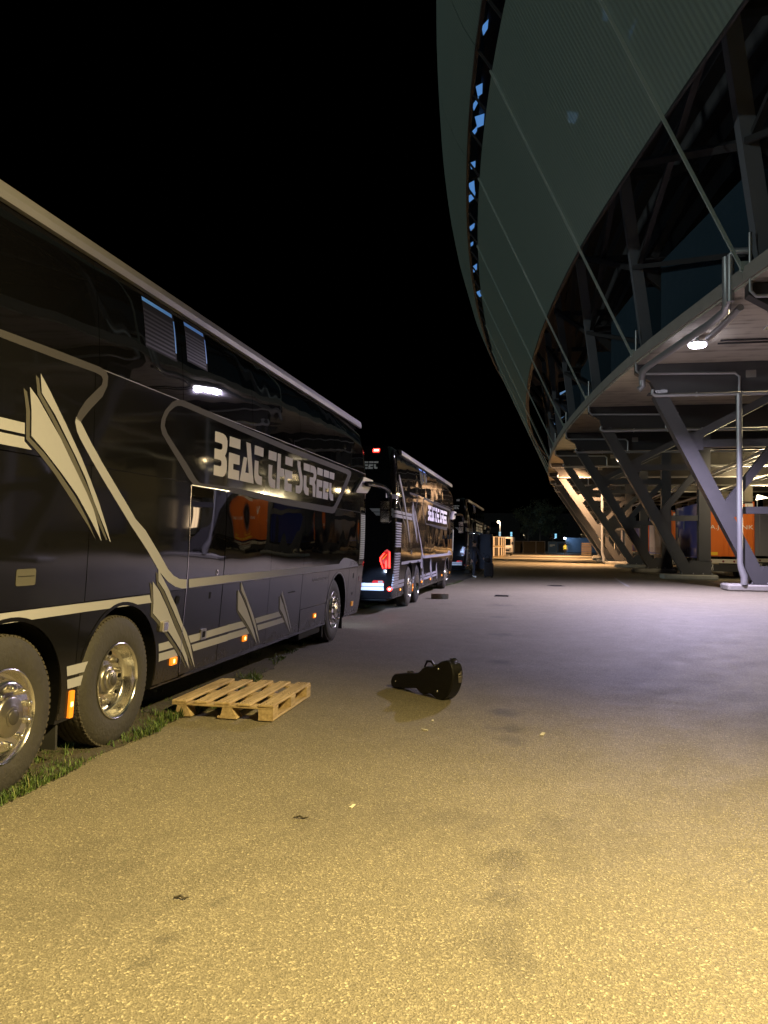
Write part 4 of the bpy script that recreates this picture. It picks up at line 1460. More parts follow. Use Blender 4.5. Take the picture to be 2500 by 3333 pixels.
# secondary bracing lying between the upper frames
for a, b in zip(TR[2:-1], TR[3:]):
    mb = MB()
    mb.bar((slab_x(a) - .0, a + .3, 12.6), (slab_x(b) - .6, b - .3, 16.4), .22, .22)
    mb.bar((slab_x(a) - .6, a + .3, 16.4), (slab_x(b) + .2, b - .3, 12.6), .2, .2)
    mb.bar((slab_x(a) + .5, a + .3, 9.6), (slab_x(b) - .0, b - .3, 12.4), .16, .16)
    mb.bar((slab_x(a) - 1.9, a, 13.7), (slab_x(b) - 1.9, b, 13.7), .14, .18)
    part(mb, 'wind_bracing', M['steel_dark'])

# underside of the seating, stepping up and out
for a, b in zip(TR[:-1], TR[1:]):
    mb = MB()
    ys = frange(a, b, 2)
    n = 15
    vs, fs = [], []
    for y in ys:
        for i in range(n + 1):
            x0 = slab_x(y) + 9.5 - 8.6 * i / n
            z0 = ZT + .3 + 15.5 * i / n
            vs += [(x0, y, z0), (x0, y, z0 + 15.5 / n - .12)]
    c = 2 * (n + 1)
    for j in range(2):
        for i in range(c - 1):
            fs.append((j * c + i, j * c + i + 1, (j + 1) * c + i + 1, (j + 1) * c + i))
    mb.add(vs, fs)
    part(mb, 'stand_underside', M['stand'], recalc=False)

# clad rooms standing on the deck
for (y0, y1, off, h) in ((23.2, 30.3, .75, 3.3), (33.5, 38.6, .80, 3.4), (44, 48.5, .8, 3.3), (53, 57, .8, 3.3)):
    mb = MB()
    xa, xb = slab_x(y0) + off, slab_x(y1) + off
    mb.add([(xa, y0, ZT + .004), (xb, y1, ZT + .004), (xb + 5, y1, ZT + .004), (xa + 5, y0, ZT + .004), (xa, y0, ZT + h), (xb, y1, ZT + h), (xb + 5, y1, ZT + h), (xa + 5, y0, ZT + h)],
           [(0, 1, 5, 4), (1, 2, 6, 5), (2, 3, 7, 6), (3, 0, 4, 7), (4, 5, 6, 7)])
    part(mb, 'clad_room', M['teal'])

# the skin: lower sheets, open gap, upper sheets
def skin_part(name, y0, y1, prof, uvshift=0.0):
    ys = frange(y0, y1, 5)
    vs, fs, uv = [], [], []
    n = len(prof)
    for y in ys:
        for i, (dx, z) in enumerate(prof):
            vs.append((slab_x(y) + dx, y, z))
            uv.append((y, z))
    for j in range(len(ys) - 1):
        for i in range(n - 1):
            fs.append((j * n + i, (j + 1) * n + i, (j + 1) * n + i + 1, j * n + i + 1))
    me = bpy.data.meshes.new(name)
    me.from_pydata([(p[0] - 0, p[1], p[2]) for p in vs], [], fs)
    u = me.uv_layers.new(name='UVMap')
    for l in me.loops:
        u.data[l.index].uv = uv[l.vertex_index]
    for p in me.polygons:
        p.use_smooth = True
    me.materials.append(M['skin'])
    o = link(name, me, stadium)
    o.location = (-10, -40, 0)
    return o


LOW = [(-2.05, 13.42), (-2.75, 14.9), (-3.5, 16.5), (-4.25, 18.1), (-4.95, 19.6), (-5.55, 20.95)]
UP = [(-6.20, 22.05), (-6.75, 23.0), (-7.35, 24.4), (-7.75, 25.8), (-7.85, 27.2), (-7.5, 28.6), (-6.6, 29.8), (-5.0, 30.6)]
for a, b in zip(TR[:-1], TR[1:]):
    skin_part('skin_panel', a + .02, b - .02, LOW)
    skin_part('skin_panel', a + .02, b - .02, UP)
    mb = MB()
    ys = frange(a, b, 3)
    for y0, y1 in zip(ys[:-1], ys[1:]):
        mb.bar((slab_x(y0) - 2.0, y0, 13.40), (slab_x(y1) - 2.0, y1, 13.40), .07, .10, (0, 0, 1))
    part(mb, 'skin_edge_tube', M['steel_dark'])
    mb = MB()
    for y0, y1 in zip(ys[:-1], ys[1:]):
        mb.bar((slab_x(y0) - 6.17, y0, 22.0), (slab_x(y1) - 6.17, y1, 22.0), .16, .28, (0, 0, 1))
        mb.bar((slab_x(y0) - 5.5, y0, 21.0), (slab_x(y1) - 5.5, y1, 21.0), .08, .12, (0, 0, 1))
    part(mb, 'skin_ring_beam', M['steel_dark'])
    for y in frange(a, b, 3)[:-1]:
        mb = MB()
        mb.bar((slab_x(y) - 5.5, y, 21.0), (slab_x(y) - 6.15, y, 21.95), .10, .10)
        part(mb, 'gap_bracket', M['steel_dark'])

# inner lining above the gap: dark roof underside with glowing blue sheets put in for floodlit glimpses inside
mb = MB()
ys = frange(-6, 114.9, 40)
vs, fs = [], []
for y in ys:
    vs += [(slab_x(y) - 5.6, y, 24.6), (slab_x(y) + 14, y, 27.5)]
for j in range(len(ys) - 1):
    fs.append((2 * j, 2 * j + 1, 2 * j + 3, 2 * j + 2))
mb.add(vs, fs)
part(mb, 'roof_underside', M['stand'], recalc=False)
rs = random.Random(21)
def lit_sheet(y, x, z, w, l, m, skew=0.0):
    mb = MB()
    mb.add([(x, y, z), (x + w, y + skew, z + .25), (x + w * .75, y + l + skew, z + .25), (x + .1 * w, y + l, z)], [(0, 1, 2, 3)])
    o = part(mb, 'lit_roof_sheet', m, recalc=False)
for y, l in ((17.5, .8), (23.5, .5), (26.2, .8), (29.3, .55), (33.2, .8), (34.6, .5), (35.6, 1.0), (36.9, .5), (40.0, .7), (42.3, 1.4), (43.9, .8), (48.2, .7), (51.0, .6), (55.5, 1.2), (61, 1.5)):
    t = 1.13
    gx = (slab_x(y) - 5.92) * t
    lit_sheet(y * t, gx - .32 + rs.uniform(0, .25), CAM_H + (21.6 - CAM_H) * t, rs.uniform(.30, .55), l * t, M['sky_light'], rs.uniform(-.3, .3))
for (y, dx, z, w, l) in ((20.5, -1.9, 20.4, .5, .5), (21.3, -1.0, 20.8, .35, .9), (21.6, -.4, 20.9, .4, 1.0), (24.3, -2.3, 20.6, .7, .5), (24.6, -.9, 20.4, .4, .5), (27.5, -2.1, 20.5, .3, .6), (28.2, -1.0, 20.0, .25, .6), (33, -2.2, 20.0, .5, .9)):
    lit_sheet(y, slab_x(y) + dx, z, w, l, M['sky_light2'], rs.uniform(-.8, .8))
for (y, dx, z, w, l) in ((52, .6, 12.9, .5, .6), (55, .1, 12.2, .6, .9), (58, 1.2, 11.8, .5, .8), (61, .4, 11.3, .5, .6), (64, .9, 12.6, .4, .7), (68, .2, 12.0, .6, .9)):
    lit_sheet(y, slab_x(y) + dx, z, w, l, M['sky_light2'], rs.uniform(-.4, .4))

# back wall, inner columns and ducts below the deck
M['inner'] = mat('inner_wall', (0.24, 0.21, 0.13), 0.85, 0, 0, 0.25, .8)
mb = MB()
mb.box(30, 30.4, -6, 115, 0, ZB - .002)
part(mb, 'back_wall', M['inner'])
for y in TR[1:]:
    mb = MB()
    mb.box(18.6, 19.3, y - .35, y + .35, 0, 7.458)
    part(mb, 'inner_column', M['concrete'])
for y0, y1 in ((-6, 114),):
    for x, z, r in ((12.4, 7.05, .11), (13.1, 7.08, .07), (16.5, 6.9, .16)):
        mb = MB()
        mb.tube([(x, y, z) for y in frange(y0, y1, 12)], r, 8)
        part(mb, 'service_pipe', M['zinc'])
# joists across the soffit
for a, b in zip(TR[4:-1], TR[5:]):
    for k in (1, 2):
        y = a + (b - a) * k / 3
        mb = MB()
        mb.box(slab_x(y) + 6, 29.9, y - .10, y + .10, 8.2, ZB - .003)
        part(mb, 'deck_joist', M['concrete'])

# rainwater pipes: a fat one slung under the deck edge and downpipes by the columns
ys = frange(22.9, 31.0, 6)
mb = MB()
mb.tube([(slab_x(22.9) - .02, 22.9, 9.75), (slab_x(22.9) - .02, 22.9, 8.45), (slab_x(23) + .02, 23.15, 8.30)] + [(slab_x(y) + .10, y, 8.26) for y in ys[1:-1]] +
        [(slab_x(30.4) + .12, 30.4, 8.24), (slab_x(30.8) + .2, 30.85, 8.05), (slab_x(30.9) + .25, 30.9, 7.75), (slab_x(30.9) + .1, 30.9, 7.62)], .125, 12)
part(mb, 'rainwater_pipe', M['zinc'])
mb = MB()
mb.tube([(slab_x(22.4) + .55, 22.4, 9.72), (slab_x(22.6) + .02, 22.55, 9.78), (slab_x(22.6) - .05, 22.6, 9.7), (slab_x(22.6) - .05, 22.6, 8.4)], .10, 10)
part(mb, 'rainwater_pipe', M['zinc'])
mb = MB()
mb.tube([(5.45, 23.0, 8.35), (5.35, 24.6, 8.30), (5.2, 26.0, 8.28)], .10, 10)
part(mb, 'rainwater_pipe', M['zinc'])
for y, x in ((31.2, 7.22), (68.4, slab_x(68.4) + 4.35)):
    mb = MB()
    yy = y - .45
    mb.tube([(x, yy, 7.34), (x, yy, 1.05), (x + .03, yy - .01, .85), (x + .13, yy - .04, .55), (x + .13, yy - .04, .24)], [.105, .105, .115, .125, .125], 12)
    part(mb, 'downpipe', M['zinc'])
# conduits on the soffit
for y in (27.6, 28.0):
    mb = MB()
    mb.tube([(5.9, y, 8.58), (27, y, 8.58)], .03, 6)
    part(mb, 'conduit', M['steel_dark'])

# lamps under the deck
def deck_lamp(loc, m, lab, name='deck_lamp'):
    e = empty(name, loc)
    tag(e, lab, 'lamp', 'lamps under the stadium deck')
    mb = MB()
    mb.lathe([(0, .28), (.05, .28), (.05, .14), (.12, .12), (.30, .06), (.31, .02), (.28, .0)], (0, 0, 0), 24, 'z')
    mb.build('lamp_housing', M['zinc'], e)
    mb = MB()
    mb.lathe([(.275, .012), (.285, -.04), (.25, -.09), (.12, -.115), (0, -.12)], (0, 0, 0), 24, 'z')
    mb.build('lamp_glass', m, e)
deck_lamp((LED_POS[0], LED_POS[1], 8.34), M['lamp_on'], 'bright white round lamp under the concrete deck edge, above the nearest raking support')
deck_lamp((5.5, 0.8, 8.38), M['lamp_warm'], 'warm lamp on an arm from the deck edge beside the camera')
mb = MB()
mb.tube([(5.5, .8, 8.6), (5.5, .8, 8.75), (5.7, .8, 8.82), (slab_x(.8) + .3, .8, 8.82)], .05, 8)
part(mb, 'lamp_arm', M['zinc'])
for yy, nm in ((66, 'first'), (88, 'second'), (108, 'last')):
    deck_lamp((3.6, yy, 8.38), M['lamp_warm'], nm + ' of the warm lamps under the deck edge far along the row of supports')
for (xx, yy) in ((16, 50), (16, 66), (15, 82)):
    deck_lamp((xx, yy, 8.16), M['lamp_warm'], 'warm ceiling lamp under the deck ' + {35.5: 'just in front of the nearest orange trailer', 50: 'above the middle of the nearest trailer', 66: 'above the trailers standing deeper in', 82: 'near the farthest grey trailer'}[yy])
# ------------------------------------------------------------------ pallet
def wood(name, a, b, scale=1.0):
    m, nt, bs = node_mat(name)
    tc = nt.nodes.new('ShaderNodeTexCoord')
    mp = nt.nodes.new('ShaderNodeMapping')
    mp.inputs['Scale'].default_value = (14 * scale, 1.6 * scale, 14 * scale)
    nt.links.new(tc.outputs['Object'], mp.inputs['Vector'])
    oi = nt.nodes.new('ShaderNodeObjectInfo')
    ad = nt.nodes.new('ShaderNodeVectorMath')
    nt.links.new(mp.outputs['Vector'], ad.inputs[0])
    sc = nt.nodes.new('ShaderNodeVectorMath')
    sc.operation = 'SCALE'
    sc.inputs[0].default_value = (37, 19, 53)
    nt.links.new(oi.outputs['Random'], sc.inputs['Scale'])
    nt.links.new(sc.outputs[0], ad.inputs[1])
    n = nt.nodes.new('ShaderNodeTexNoise')
    n.inputs['Scale'].default_value = 1.6
    n.inputs['Detail'].default_value = 8
    n.inputs['Roughness'].default_value = .7
    nt.links.new(ad.outputs[0], n.inputs['Vector'])
    r = nt.nodes.new('ShaderNodeValToRGB')
    e = r.color_ramp.elements
    e[0].position, e[0].color = .32, (*a, 1)
    e[1].position, e[1].color = .68, (*b, 1)
    nt.links.new(n.outputs['Fac'], r.inputs['Fac'])
    mx = nt.nodes.new('ShaderNodeMix')
    mx.data_type = 'RGBA'
    mx.blend_type = 'MULTIPLY'
    mx.inputs['Factor'].default_value = .45
    r2_ = nt.nodes.new('ShaderNodeMapRange')
    r2_.inputs['To Min'].default_value = .6
    r2_.inputs['To Max'].default_value = 1.25
    nt.links.new(oi.outputs['Random'], r2_.inputs['Value'])
    nt.links.new(r.outputs['Color'], mx.inputs['A'])
    nt.links.new(r2_.outputs['Result'], mx.inputs['B'])
    nt.links.new(mx.outputs['Result'], bs.inputs['Base Color'])
    bs.inputs['Roughness'].default_value = .72
    bp = nt.nodes.new('ShaderNodeBump')
    bp.inputs['Strength'].default_value = .25
    bp.inputs['Distance'].default_value = .004
    nt.links.new(n.outputs['Fac'], bp.inputs['Height'])
    nt.links.new(bp.outputs['Normal'], bs.inputs['Normal'])
    return m


M['wood'] = wood('pallet_wood', (0.30, 0.21, 0.10), (0.62, 0.48, 0.27))
pal = empty('wooden_pallet', (-2.386, 6.79, 0.012), 0.005)
tag(pal, 'pale wooden pallet lying on the asphalt beside the nearest coach', 'pallet')
rp = random.Random(5)
PW_, PL_ = 1.0, 1.2
for i, w in enumerate((.145, .125, .145, .125, .145)):
    xc = -PW_ + .0725 + (PW_ - .145) * i / 4
    mb = MB()
    z = rp.uniform(0, .002)
    mb.box(-w / 2, w / 2, rp.uniform(-.008, .004), PL_ + rp.uniform(-.006, .008), .122 + z, .144 + z, .004)
    o = mb.build('top_plank', M['wood'], pal, (xc, 0, 0))
    o.rotation_euler = (0, 0, rp.uniform(-.006, .006))
for y in (0, PL_ / 2 - .0725, PL_ - .145):
    mb = MB()
    mb.box(-PW_, 0, y + .002, y + .143, .101, .1215, .003)
    mb.build('cross_plank', M['wood'], pal)
for x in (-.10, -PW_ / 2 + .05, -PW_ + .10):
    for y in (0, PL_ / 2 - .0725, PL_ - .145):
        mb = MB()
        c = .0
        mb.add([(x - .07 if x < -.2 else x - .045, y + .003, .0), (x + .095, y + .003, 0), (x + .095, y + .142, 0), (x - .045, y + .142, 0),
                (x - .045, y + .003, .1005), (x + .095 - (.05 if x < -.2 else 0), y + .003, .1005), (x + .095 - (.05 if x < -.2 else 0), y + .142, .1005), (x - .045, y + .142, .1005)],
               [(0, 3, 2, 1), (4, 5, 6, 7), (0, 1, 5, 4), (1, 2, 6, 5), (2, 3, 7, 6), (3, 0, 4, 7)])
        for v in range(len(mb.v)):
            mb.v[v] = (min(mb.v[v][0], -.003), mb.v[v][1], mb.v[v][2] + .0005)
        mb.build('block', M['wood'], pal)
for x in (-.052, -PW_ / 2, -PW_ + .052):
    mb = MB()
    mb.box(x - .048, x + .0485, .006, PL_ - .006, -.0005, .0205, .003)
    mb.build('bottom_plank', M['wood'], pal)
mb = MB()
for i in range(5):
    xc = -PW_ + .0725 + (PW_ - .145) * i / 4
    for y in (.04, .10, .57, .63, 1.10, 1.16):
        for d in (-.03, .03):
            mb.lathe([(0, .1475), (.004, .147), (.005, .144)], (xc + d, y, 0), 6, 'z')
mb.build('nails', M['iron'], pal)['kind'] = 'stuff'

# ------------------------------------------------------------------ guitar case lying on its edge
M['case'] = mat('case_vinyl', (0.008, 0.0078, 0.007), 0.36, 0, 0, 0.2, 14, 0.35, 120)
M['case_edge'] = mat('case_binding', (0.02, 0.019, 0.016), 0.35)
case = empty('guitar_case', (-1.68, 8.76, 0), -0.72)
tag(case, 'black guitar case standing on its long edge on the open asphalt', 'guitar case')
upper_ = pchip([0, .012, .05, .10, .46, .50, .54, .62, .665, .70, .76, .84, .92, .98, 1.03, 1.058, 1.065], [0, .045, .076, .084, .086, .105, .138, .158, .150, .146, .168, .205, .214, .19, .135, .06, 0])
N_ = 90
tops = []
for i in range(N_ + 1):
    u = 1.065 * (0.5 - 0.5 * cos(pi * i / N_))
    tops.append((u, upper_(u)))
outl = tops + [(u, -v) for u, v in tops[::-1][1:-1]]
tilt = -0.155
oc = []
for u, v in outl:
    oc.append((u * cos(tilt) * 1.0 - v * sin(tilt) * -1 * -1, v * cos(tilt) + u * -sin(tilt)))
zmin = min(p[1] for p in oc)
oc = [(p[0], p[1] - zmin) for p in oc]
DEP = .145
def case_shell(y0, y1, shrink0=0.0, shrink1=0.0):
    mb = MB()
    n = len(oc)
    cx, cz = sum(p[0] for p in oc) / n, sum(p[1] for p in oc) / n
    def ring(y, s):
        out = []
        for i in range(n):
            a, b = Vector(oc[i - 1]), Vector(oc[(i + 1) % n])
            t = (b - a).normalized()
            nn = Vector((t.y, -t.x))
            out.append((oc[i][0] - 0 + nn.x * s * -1, y, oc[i][1] + nn.y * s * -1))
        return out
    s_ = 1
    rings = [ring(y0, shrink0 * .9), ring(y0 + (.012 if shrink0 else 0), 0), ring(y1 - (.012 if shrink1 else 0), 0), ring(y1, shrink1 * .9)]
    vs = [p for r in rings for p in r]
    fs = []
    for j in range(3):
        for i in range(n):
            fs.append((j * n + i, j * n + (i + 1) % n, (j + 1) * n + (i + 1) % n, (j + 1) * n + i))
    mb.add(vs, fs)
    mb.add(rings[0], [tuple(range(n))])
    mb.add(rings[3], [tuple(range(n))[::-1]])
    return mb
case_shell(0, .095, -.012, 0).build('case_body', M['case'], case)
case_shell(.099, DEP, 0, -.012).build('case_lid', M['case'], case)
mb = case_shell(.094, .100)
for i, v in enumerate(mb.v):
    pass
sh = mb.build('case_binding', M['case_edge'], case)
def cpt(u, v):
    return (u * cos(tilt) - v * sin(tilt) * 1 * 1 * 1 if False else u * cos(tilt) + v * sin(tilt) * -0, v * cos(tilt) + u * -sin(tilt) - zmin)
def on_case(u, v):
    return (u * cos(tilt) - v * sin(tilt), v * cos(tilt) - u * sin(tilt) - zmin)
for u, v in ((.10, .0), (.82, .125), (.84, -.12), (.47, 0)):
    if u == .47:
        continue
    x, z = on_case(u, v)
    mb = MB()
    mb.lathe([(0, -.012), (.006, -.011), (.010, -.006), (.011, .001)], (x, 0, z), 14, 'y')
    mb.build('foot_stud', M['trim'], case)
def latch(u, v, ang, L=.075):
    x, z = on_case(u, v)
    mb = MB()
    mb.box(-L / 2, L / 2, -.024, .026, 0, .008, .003)
    mb.box(-.016, .016, -.030, .030, .006, .016, .003)
    mb.tube([(-.02, -.02, .014), (-.02, -.034, .016), (.02, -.034, .016), (.02, -.02, .014)], .0025, 6)
    o = mb.build('latch', M['trim'], case, (x, .097, z))
    o.rotation_euler = (0, ang, 0)
latch(.235, .086, -tilt * -1)
latch(.93, .213, .12 - tilt * -1)
latch(.655, .151, .10 - tilt * -1, .05)
latch(1.062, .03, pi / 2 - .05, .13)
mb = MB()
p = [on_case(u, v) for u, v in ((.505, .108), (.50, .16), (.53, .212), (.60, .205), (.645, .165), (.66, .152))]
mb.tube([(a, .075, b) for a, b in p], [.008, .010, .014, .014, .010, .008], 10)
mb.build('handle', M['case'], case)

# ------------------------------------------------------------------ step, cabinet, suitcase
M['ply'] = wood('step_wood', (0.16, 0.115, 0.075), (0.36, 0.27, 0.18), .8)
st = empty('wooden_step', (-2.93, 22.92, 0), .05)
tag(st, 'low brown wooden step box on the asphalt beside the second coach', 'step')
mb = MB()
mb.box(-.25, .25, -.16, .16, .135, .155, .003)
mb.build('tread', M['ply'], st)
for x0, x1 in ((-.248, -.228),):
    mb = MB()
    mb.box(x0, x1, -.155, .155, 0, .134)
    mb.build('end_board', M['ply'], st)
mb = MB()
mb.box(-.226, .245, -.158, -.14, 0, .134)
mb.build('front_board', M['ply'], st)
mb = MB()
mb.box(-.226, .245, .14, .158, 0, .134)
mb.build('back_board', M['ply'], st)

M['cab'] = mat('cabinet_grey', (0.085, 0.085, 0.105), 0.6, 0, 0, 0.1, 2)
M['dark_cloth'] = mat('dark_cloth', (0.012, 0.012, 0.016), 0.9, 0, 0, 0.2, 20, .4, 60)
cb = empty('flight_case', (-3.36, 46.4, 0))
tag(cb, 'tall grey upright flight case on castors, in front of the farthest coach', 'flight case')
mb = MB()
mb.box(-.48, .52, 0, .62, .13, 2.20, .015)
mb.build('case_box', M['cab'], cb)
for x in (-.485, .505):
    mb = MB()
    mb.box(x, x + .022, -.008, .014, .12, 2.21)
    mb.build('corner_strip', M['iron'], cb)
mb = MB()
mb.box(.0, .06, -.012, .0, 1.02, 1.08)
mb.build('catch', M['iron'], cb)
for x in (-.40, .44):
    for y in (.08, .54):
        mb = MB()
        mb.lathe([(0, -.02), (.05, -.02), (.055, 0), (.05, .02), (0, .02)], (x, y, .056), 14, 'x')
        mb.box(x - .03, x + .03, y - .03, y + .03, .10, .128)
        mb.build('castor', M['rubber'], cb)
sc_ = empty('suitcase', (-2.47, 37.75, 0), -.15)
tag(sc_, 'dark upright suitcase standing on the asphalt at the right of the person in white shoes', 'suitcase')
mb = MB()
mb.box(-.215, .215, -.13, .13, .05, .70, .03)
mb.build('case_box', M['dark_cloth'], sc_)
for x in (-.16, .16):
    mb = MB()
    mb.lathe([(0, -.015), (.025, -.015), (.03, 0), (.025, .015), (0, .015)], (x, .09, .031), 12, 'x')
    mb.build('wheel', M['rubber'], sc_)
    mb = MB()
    mb.box(x - .015, x + .015, -.12, -.07, 0, .05)
    mb.build('foot', M['rubber'], sc_)
mb = MB()
mb.tube([(-.10, .02, .70), (-.10, .02, .74), (.10, .02, .74), (.10, .02, .70)], .010, 6)
mb.build('handle', M['iron'], sc_)
bg = empty('shoulder_bag', (-2.53, 37.75, .752))
tag(bg, 'soft dark bag with a looped strap resting on top of the suitcase', 'bag')
mb = MB()
for k in range(5):
    pass
mb.lathe([(0, 0), (.12, .0), (.17, .05), (.16, .12), (.11, .18), (.05, .20), (0, .205)], (0, 0, 0), 16, 'z')
mb.build('bag_body', M['dark_cloth'], bg)
mb = MB()
mb.tube([(-.12, 0, .15), (-.10, 0, .28), (0, .02, .36), (.08, 0, .28), (.12, 0, .15)], .012, 6)
mb.build('strap', M['dark_cloth'], bg)


# ------------------------------------------------------------------ people
M['skin_tone'] = mat('skin', (0.42, 0.26, 0.18), 0.6)
M['hair'] = mat('hair', (0.02, 0.015, 0.012), 0.7)
M['hivis'] = mat('hi_vis_yellow', (0.65, 0.72, 0.03), 0.6, emit=None)
M['reflect'] = mat('reflective_band', (0.75, 0.75, 0.72), 0.3)
M['trousers'] = mat('navy_trousers', (0.014, 0.015, 0.022), 0.85)
M['jacket'] = mat('dark_jacket', (0.018, 0.018, 0.024), 0.8)
M['shoe_white'] = mat('white_shoe', (0.75, 0.75, 0.75), 0.6)
M['shoe_dark'] = mat('dark_shoe', (0.02, 0.02, 0.02), 0.6)


def person(name, loc, rz, J, cloth, label, extra=None):
    """J: joints; cloth(z, point) -> material index in mats"""
    pts, edges, rad = [], [], []
    def chain(lst, root=None):
        prev = root
        for p, r in lst:
            pts.append(p)
            rad.append(r)
            if prev is not None:
                edges.append((prev, len(pts) - 1))
            prev = len(pts) - 1
        return prev
    pel = chain([((0, 0, .95), .145)])
    sp = chain([((0, .01, 1.10), .135), ((0, .005, 1.27), .155), ((0, 0, 1.40), .140), ((0, .0, 1.47), .075), ((0, -.01, 1.535), .055), ((0, -.025, 1.60), .085), ((0, -.03, 1.67), .100), ((0, -.025, 1.735), .075)], pel)
    neck = pel + 3
    for s in (-1, 1):
        chain([((s * .19, .005, 1.405), .070)] + J['arm'][s], neck)
        chain([((s * .10, 0, .88), .105)] + J['leg'][s], pel)
    me = bpy.data.meshes.new(name)
    me.from_pydata(pts, edges, [])
    o = link(name, me)
    mo = o.modifiers.new('skin', 'SKIN')
    for i, d in enumerate(me.skin_vertices[0].data):
        d.radius = (rad[i], rad[i] * (.78 if i in (1, 2, 3, 0) else 1))
        d.use_root = i == 0
    o.modifiers.new('sub', 'SUBSURF').levels = 2
    dg = bpy.context.evaluated_depsgraph_get()
    out = bpy.data.meshes.new_from_object(o.evaluated_get(dg))
    bpy.data.objects.remove(o)
    mats, fn = cloth
    out.materials.clear()
    for m in mats:
        out.materials.append(M[m])
    for p in out.polygons:
        p.use_smooth = True
        p.material_index = fn(p.center)
    o = link(name, out, None, loc)
    o.rotation_euler = (0, 0, rz)
    tag(o, label, 'person')
    mb = MB()
    mb.lathe([(.0, .115), (.055, .10), (.092, .055), (.108, .0), (.104, -.04), (.085, -.06)], (0, -.012, 1.695), 18, 'z')
    mb.build('hair', M['hair'], o)
    # face: nose, eyes, ears
    mb = MB()
    mb.add([(-.014, -.125, 1.655), (.014, -.125, 1.655), (0, -.15, 1.65), (0, -.122, 1.695)], [(0, 1, 2), (1, 3, 2), (3, 0, 2), (0, 3, 1)])
    mb.build('nose', M['skin_tone'], o)
    for s in (-1, 1):
        mb = MB()
        mb.lathe([(0, -.006), (.012, 0), (.010, .01), (0, .014)], (s * .035, -.12, 1.69), 8, 'y')
        mb.build('eye', M['ink'], o)
        mb = MB()
        mb.box(s * .094, s * .112, -.035, .005, 1.64, 1.70, .006)
        mb.build('ear', M['skin_tone'], o)
        # fingers
        h = Vector(J['arm'][s][-1][0])
        w = Vector(J['arm'][s][-2][0])
        d = (h - w).normalized()
        sd = d.cross(Vector((s, 0, 0))).normalized()
        for k in range(4):
            q = MB()
            b0 = h + sd * (k - 1.5) * .019
            L = (.07, .08, .075, .058)[k]
            q.tube([b0 - d * .015, b0 + d * L * .5, b0 + d * L * .85 + Vector((-s * .012, 0, 0)), b0 + d * L + Vector((-s * .022, 0, 0))], [.0095, .009, .008, .006], 6)
            q.build('finger', M['skin_tone'], o)
        q = MB()
        b0 = h - d * .02 + sd * -.03
        q.tube([b0, b0 + d * .03 - sd * .018, b0 + d * .058 - sd * .02], [.011, .010, .007], 6)
        q.build('thumb', M['skin_tone'], o)
    return o


stand = {'arm': {s: [((s * .235, .02, 1.24), .050), ((s * .25, .03, 1.12), .044), ((s * .255, -.02, .96), .038), ((s * .255, -.055, .86), .030), ((s * .25, -.07, .80), .036)] for s in (-1, 1)},
         'leg': {s: [((s * .105, -.01, .70), .082), ((s * .108, -.015, .50), .060), ((s * .112, .01, .32), .058), ((s * .115, .02, .10), .040), ((s * .12, -.03, .045), .044), ((s * .13, -.15, .034), .036)] for s in (-1, 1)}}
stride = {'arm': {-1: stand['arm'][-1], 1: [((.235, -.05, 1.24), .050), ((.25, -.10, 1.13), .044), ((.27, -.22, 1.00), .038), ((.28, -.29, .95), .030), ((.285, -.34, .93), .036)]},
          'leg': {-1: [((-.105, -.06, .70), .082), ((-.108, -.11, .50), .060), ((-.11, -.10, .32), .058), ((-.112, -.08, .10), .040), ((-.115, -.13, .045), .044), ((-.12, -.25, .034), .036)],
                  1: [((.105, .04, .70), .082), ((.108, .07, .50), .060), ((.11, .12, .32), .058), ((.112, .17, .10), .040), ((.115, .12, .045), .044), ((.12, .0, .034), .036)]}}


def cloth_dark(c):
    if c.z < .085:
        return 0
    if c.z < .96 and abs(c.x) < .20:
        return 1
    if c.z < .87 and abs(c.x) > .2:
        return 3
    if c.z > 1.50:
        return 3
    return 2


def cloth_vis(c):
    if c.z < .085:
        return 0
    if c.z < .92 and abs(c.x) < .20:
        return 1
    if c.z < .87 and abs(c.x) > .2:
        return 3
    if c.z > 1.50:
        return 3
    if 1.10 < c.z < 1.16 or 1.26 < c.z < 1.31:
        return 4
    return 2


person('person', (-3.18, 37.75, 0), radians(55), stride, (['shoe_white', 'trousers', 'jacket', 'skin_tone'], cloth_dark), 'person in dark clothes and white shoes standing by the suitcase')
person('person', (3.55, 119.0, 0), radians(4), stand, (['shoe_dark', 'trousers', 'hivis', 'skin_tone', 'reflect'], cloth_vis), 'distant person in a yellow high visibility jacket and dark trousers')

# ------------------------------------------------------------------ trailers under the deck
M['orange'] = mat('trailer_orange', (0.60, 0.135, 0.012), 0.5, 0, 0.2, 0.12, 1.4)
M['orange_frame'] = mat('trailer_orange_frame', (0.48, 0.10, 0.012), 0.45, 0, 0.2)
M['blue'] = mat('curtain_blue', (0.045, 0.065, 0.30), 0.5, 0, 0.1, 0.15, 1.2, .3, 3)
M['blue_post'] = mat('trailer_blue_post', (0.02, 0.06, 0.36), 0.45)
M['pale_curtain'] = mat('curtain_grey', (0.26, 0.26, 0.31), 0.6, 0, 0, 0.15, 1.2, .3, 3)
M['white_print'] = mat('white_print', (0.62, 0.60, 0.55), 0.6)
M['faint_print'] = mat('faint_print', (0.62, 0.24, 0.08), 0.6)
M['yellow'] = mat('reflective_yellow', (0.75, 0.48, 0.02), 0.5)
M['chassis'] = mat('chassis', (0.02, 0.02, 0.022), 0.6)
M['cream'] = mat('bumper_cream', (0.45, 0.42, 0.36), 0.55)


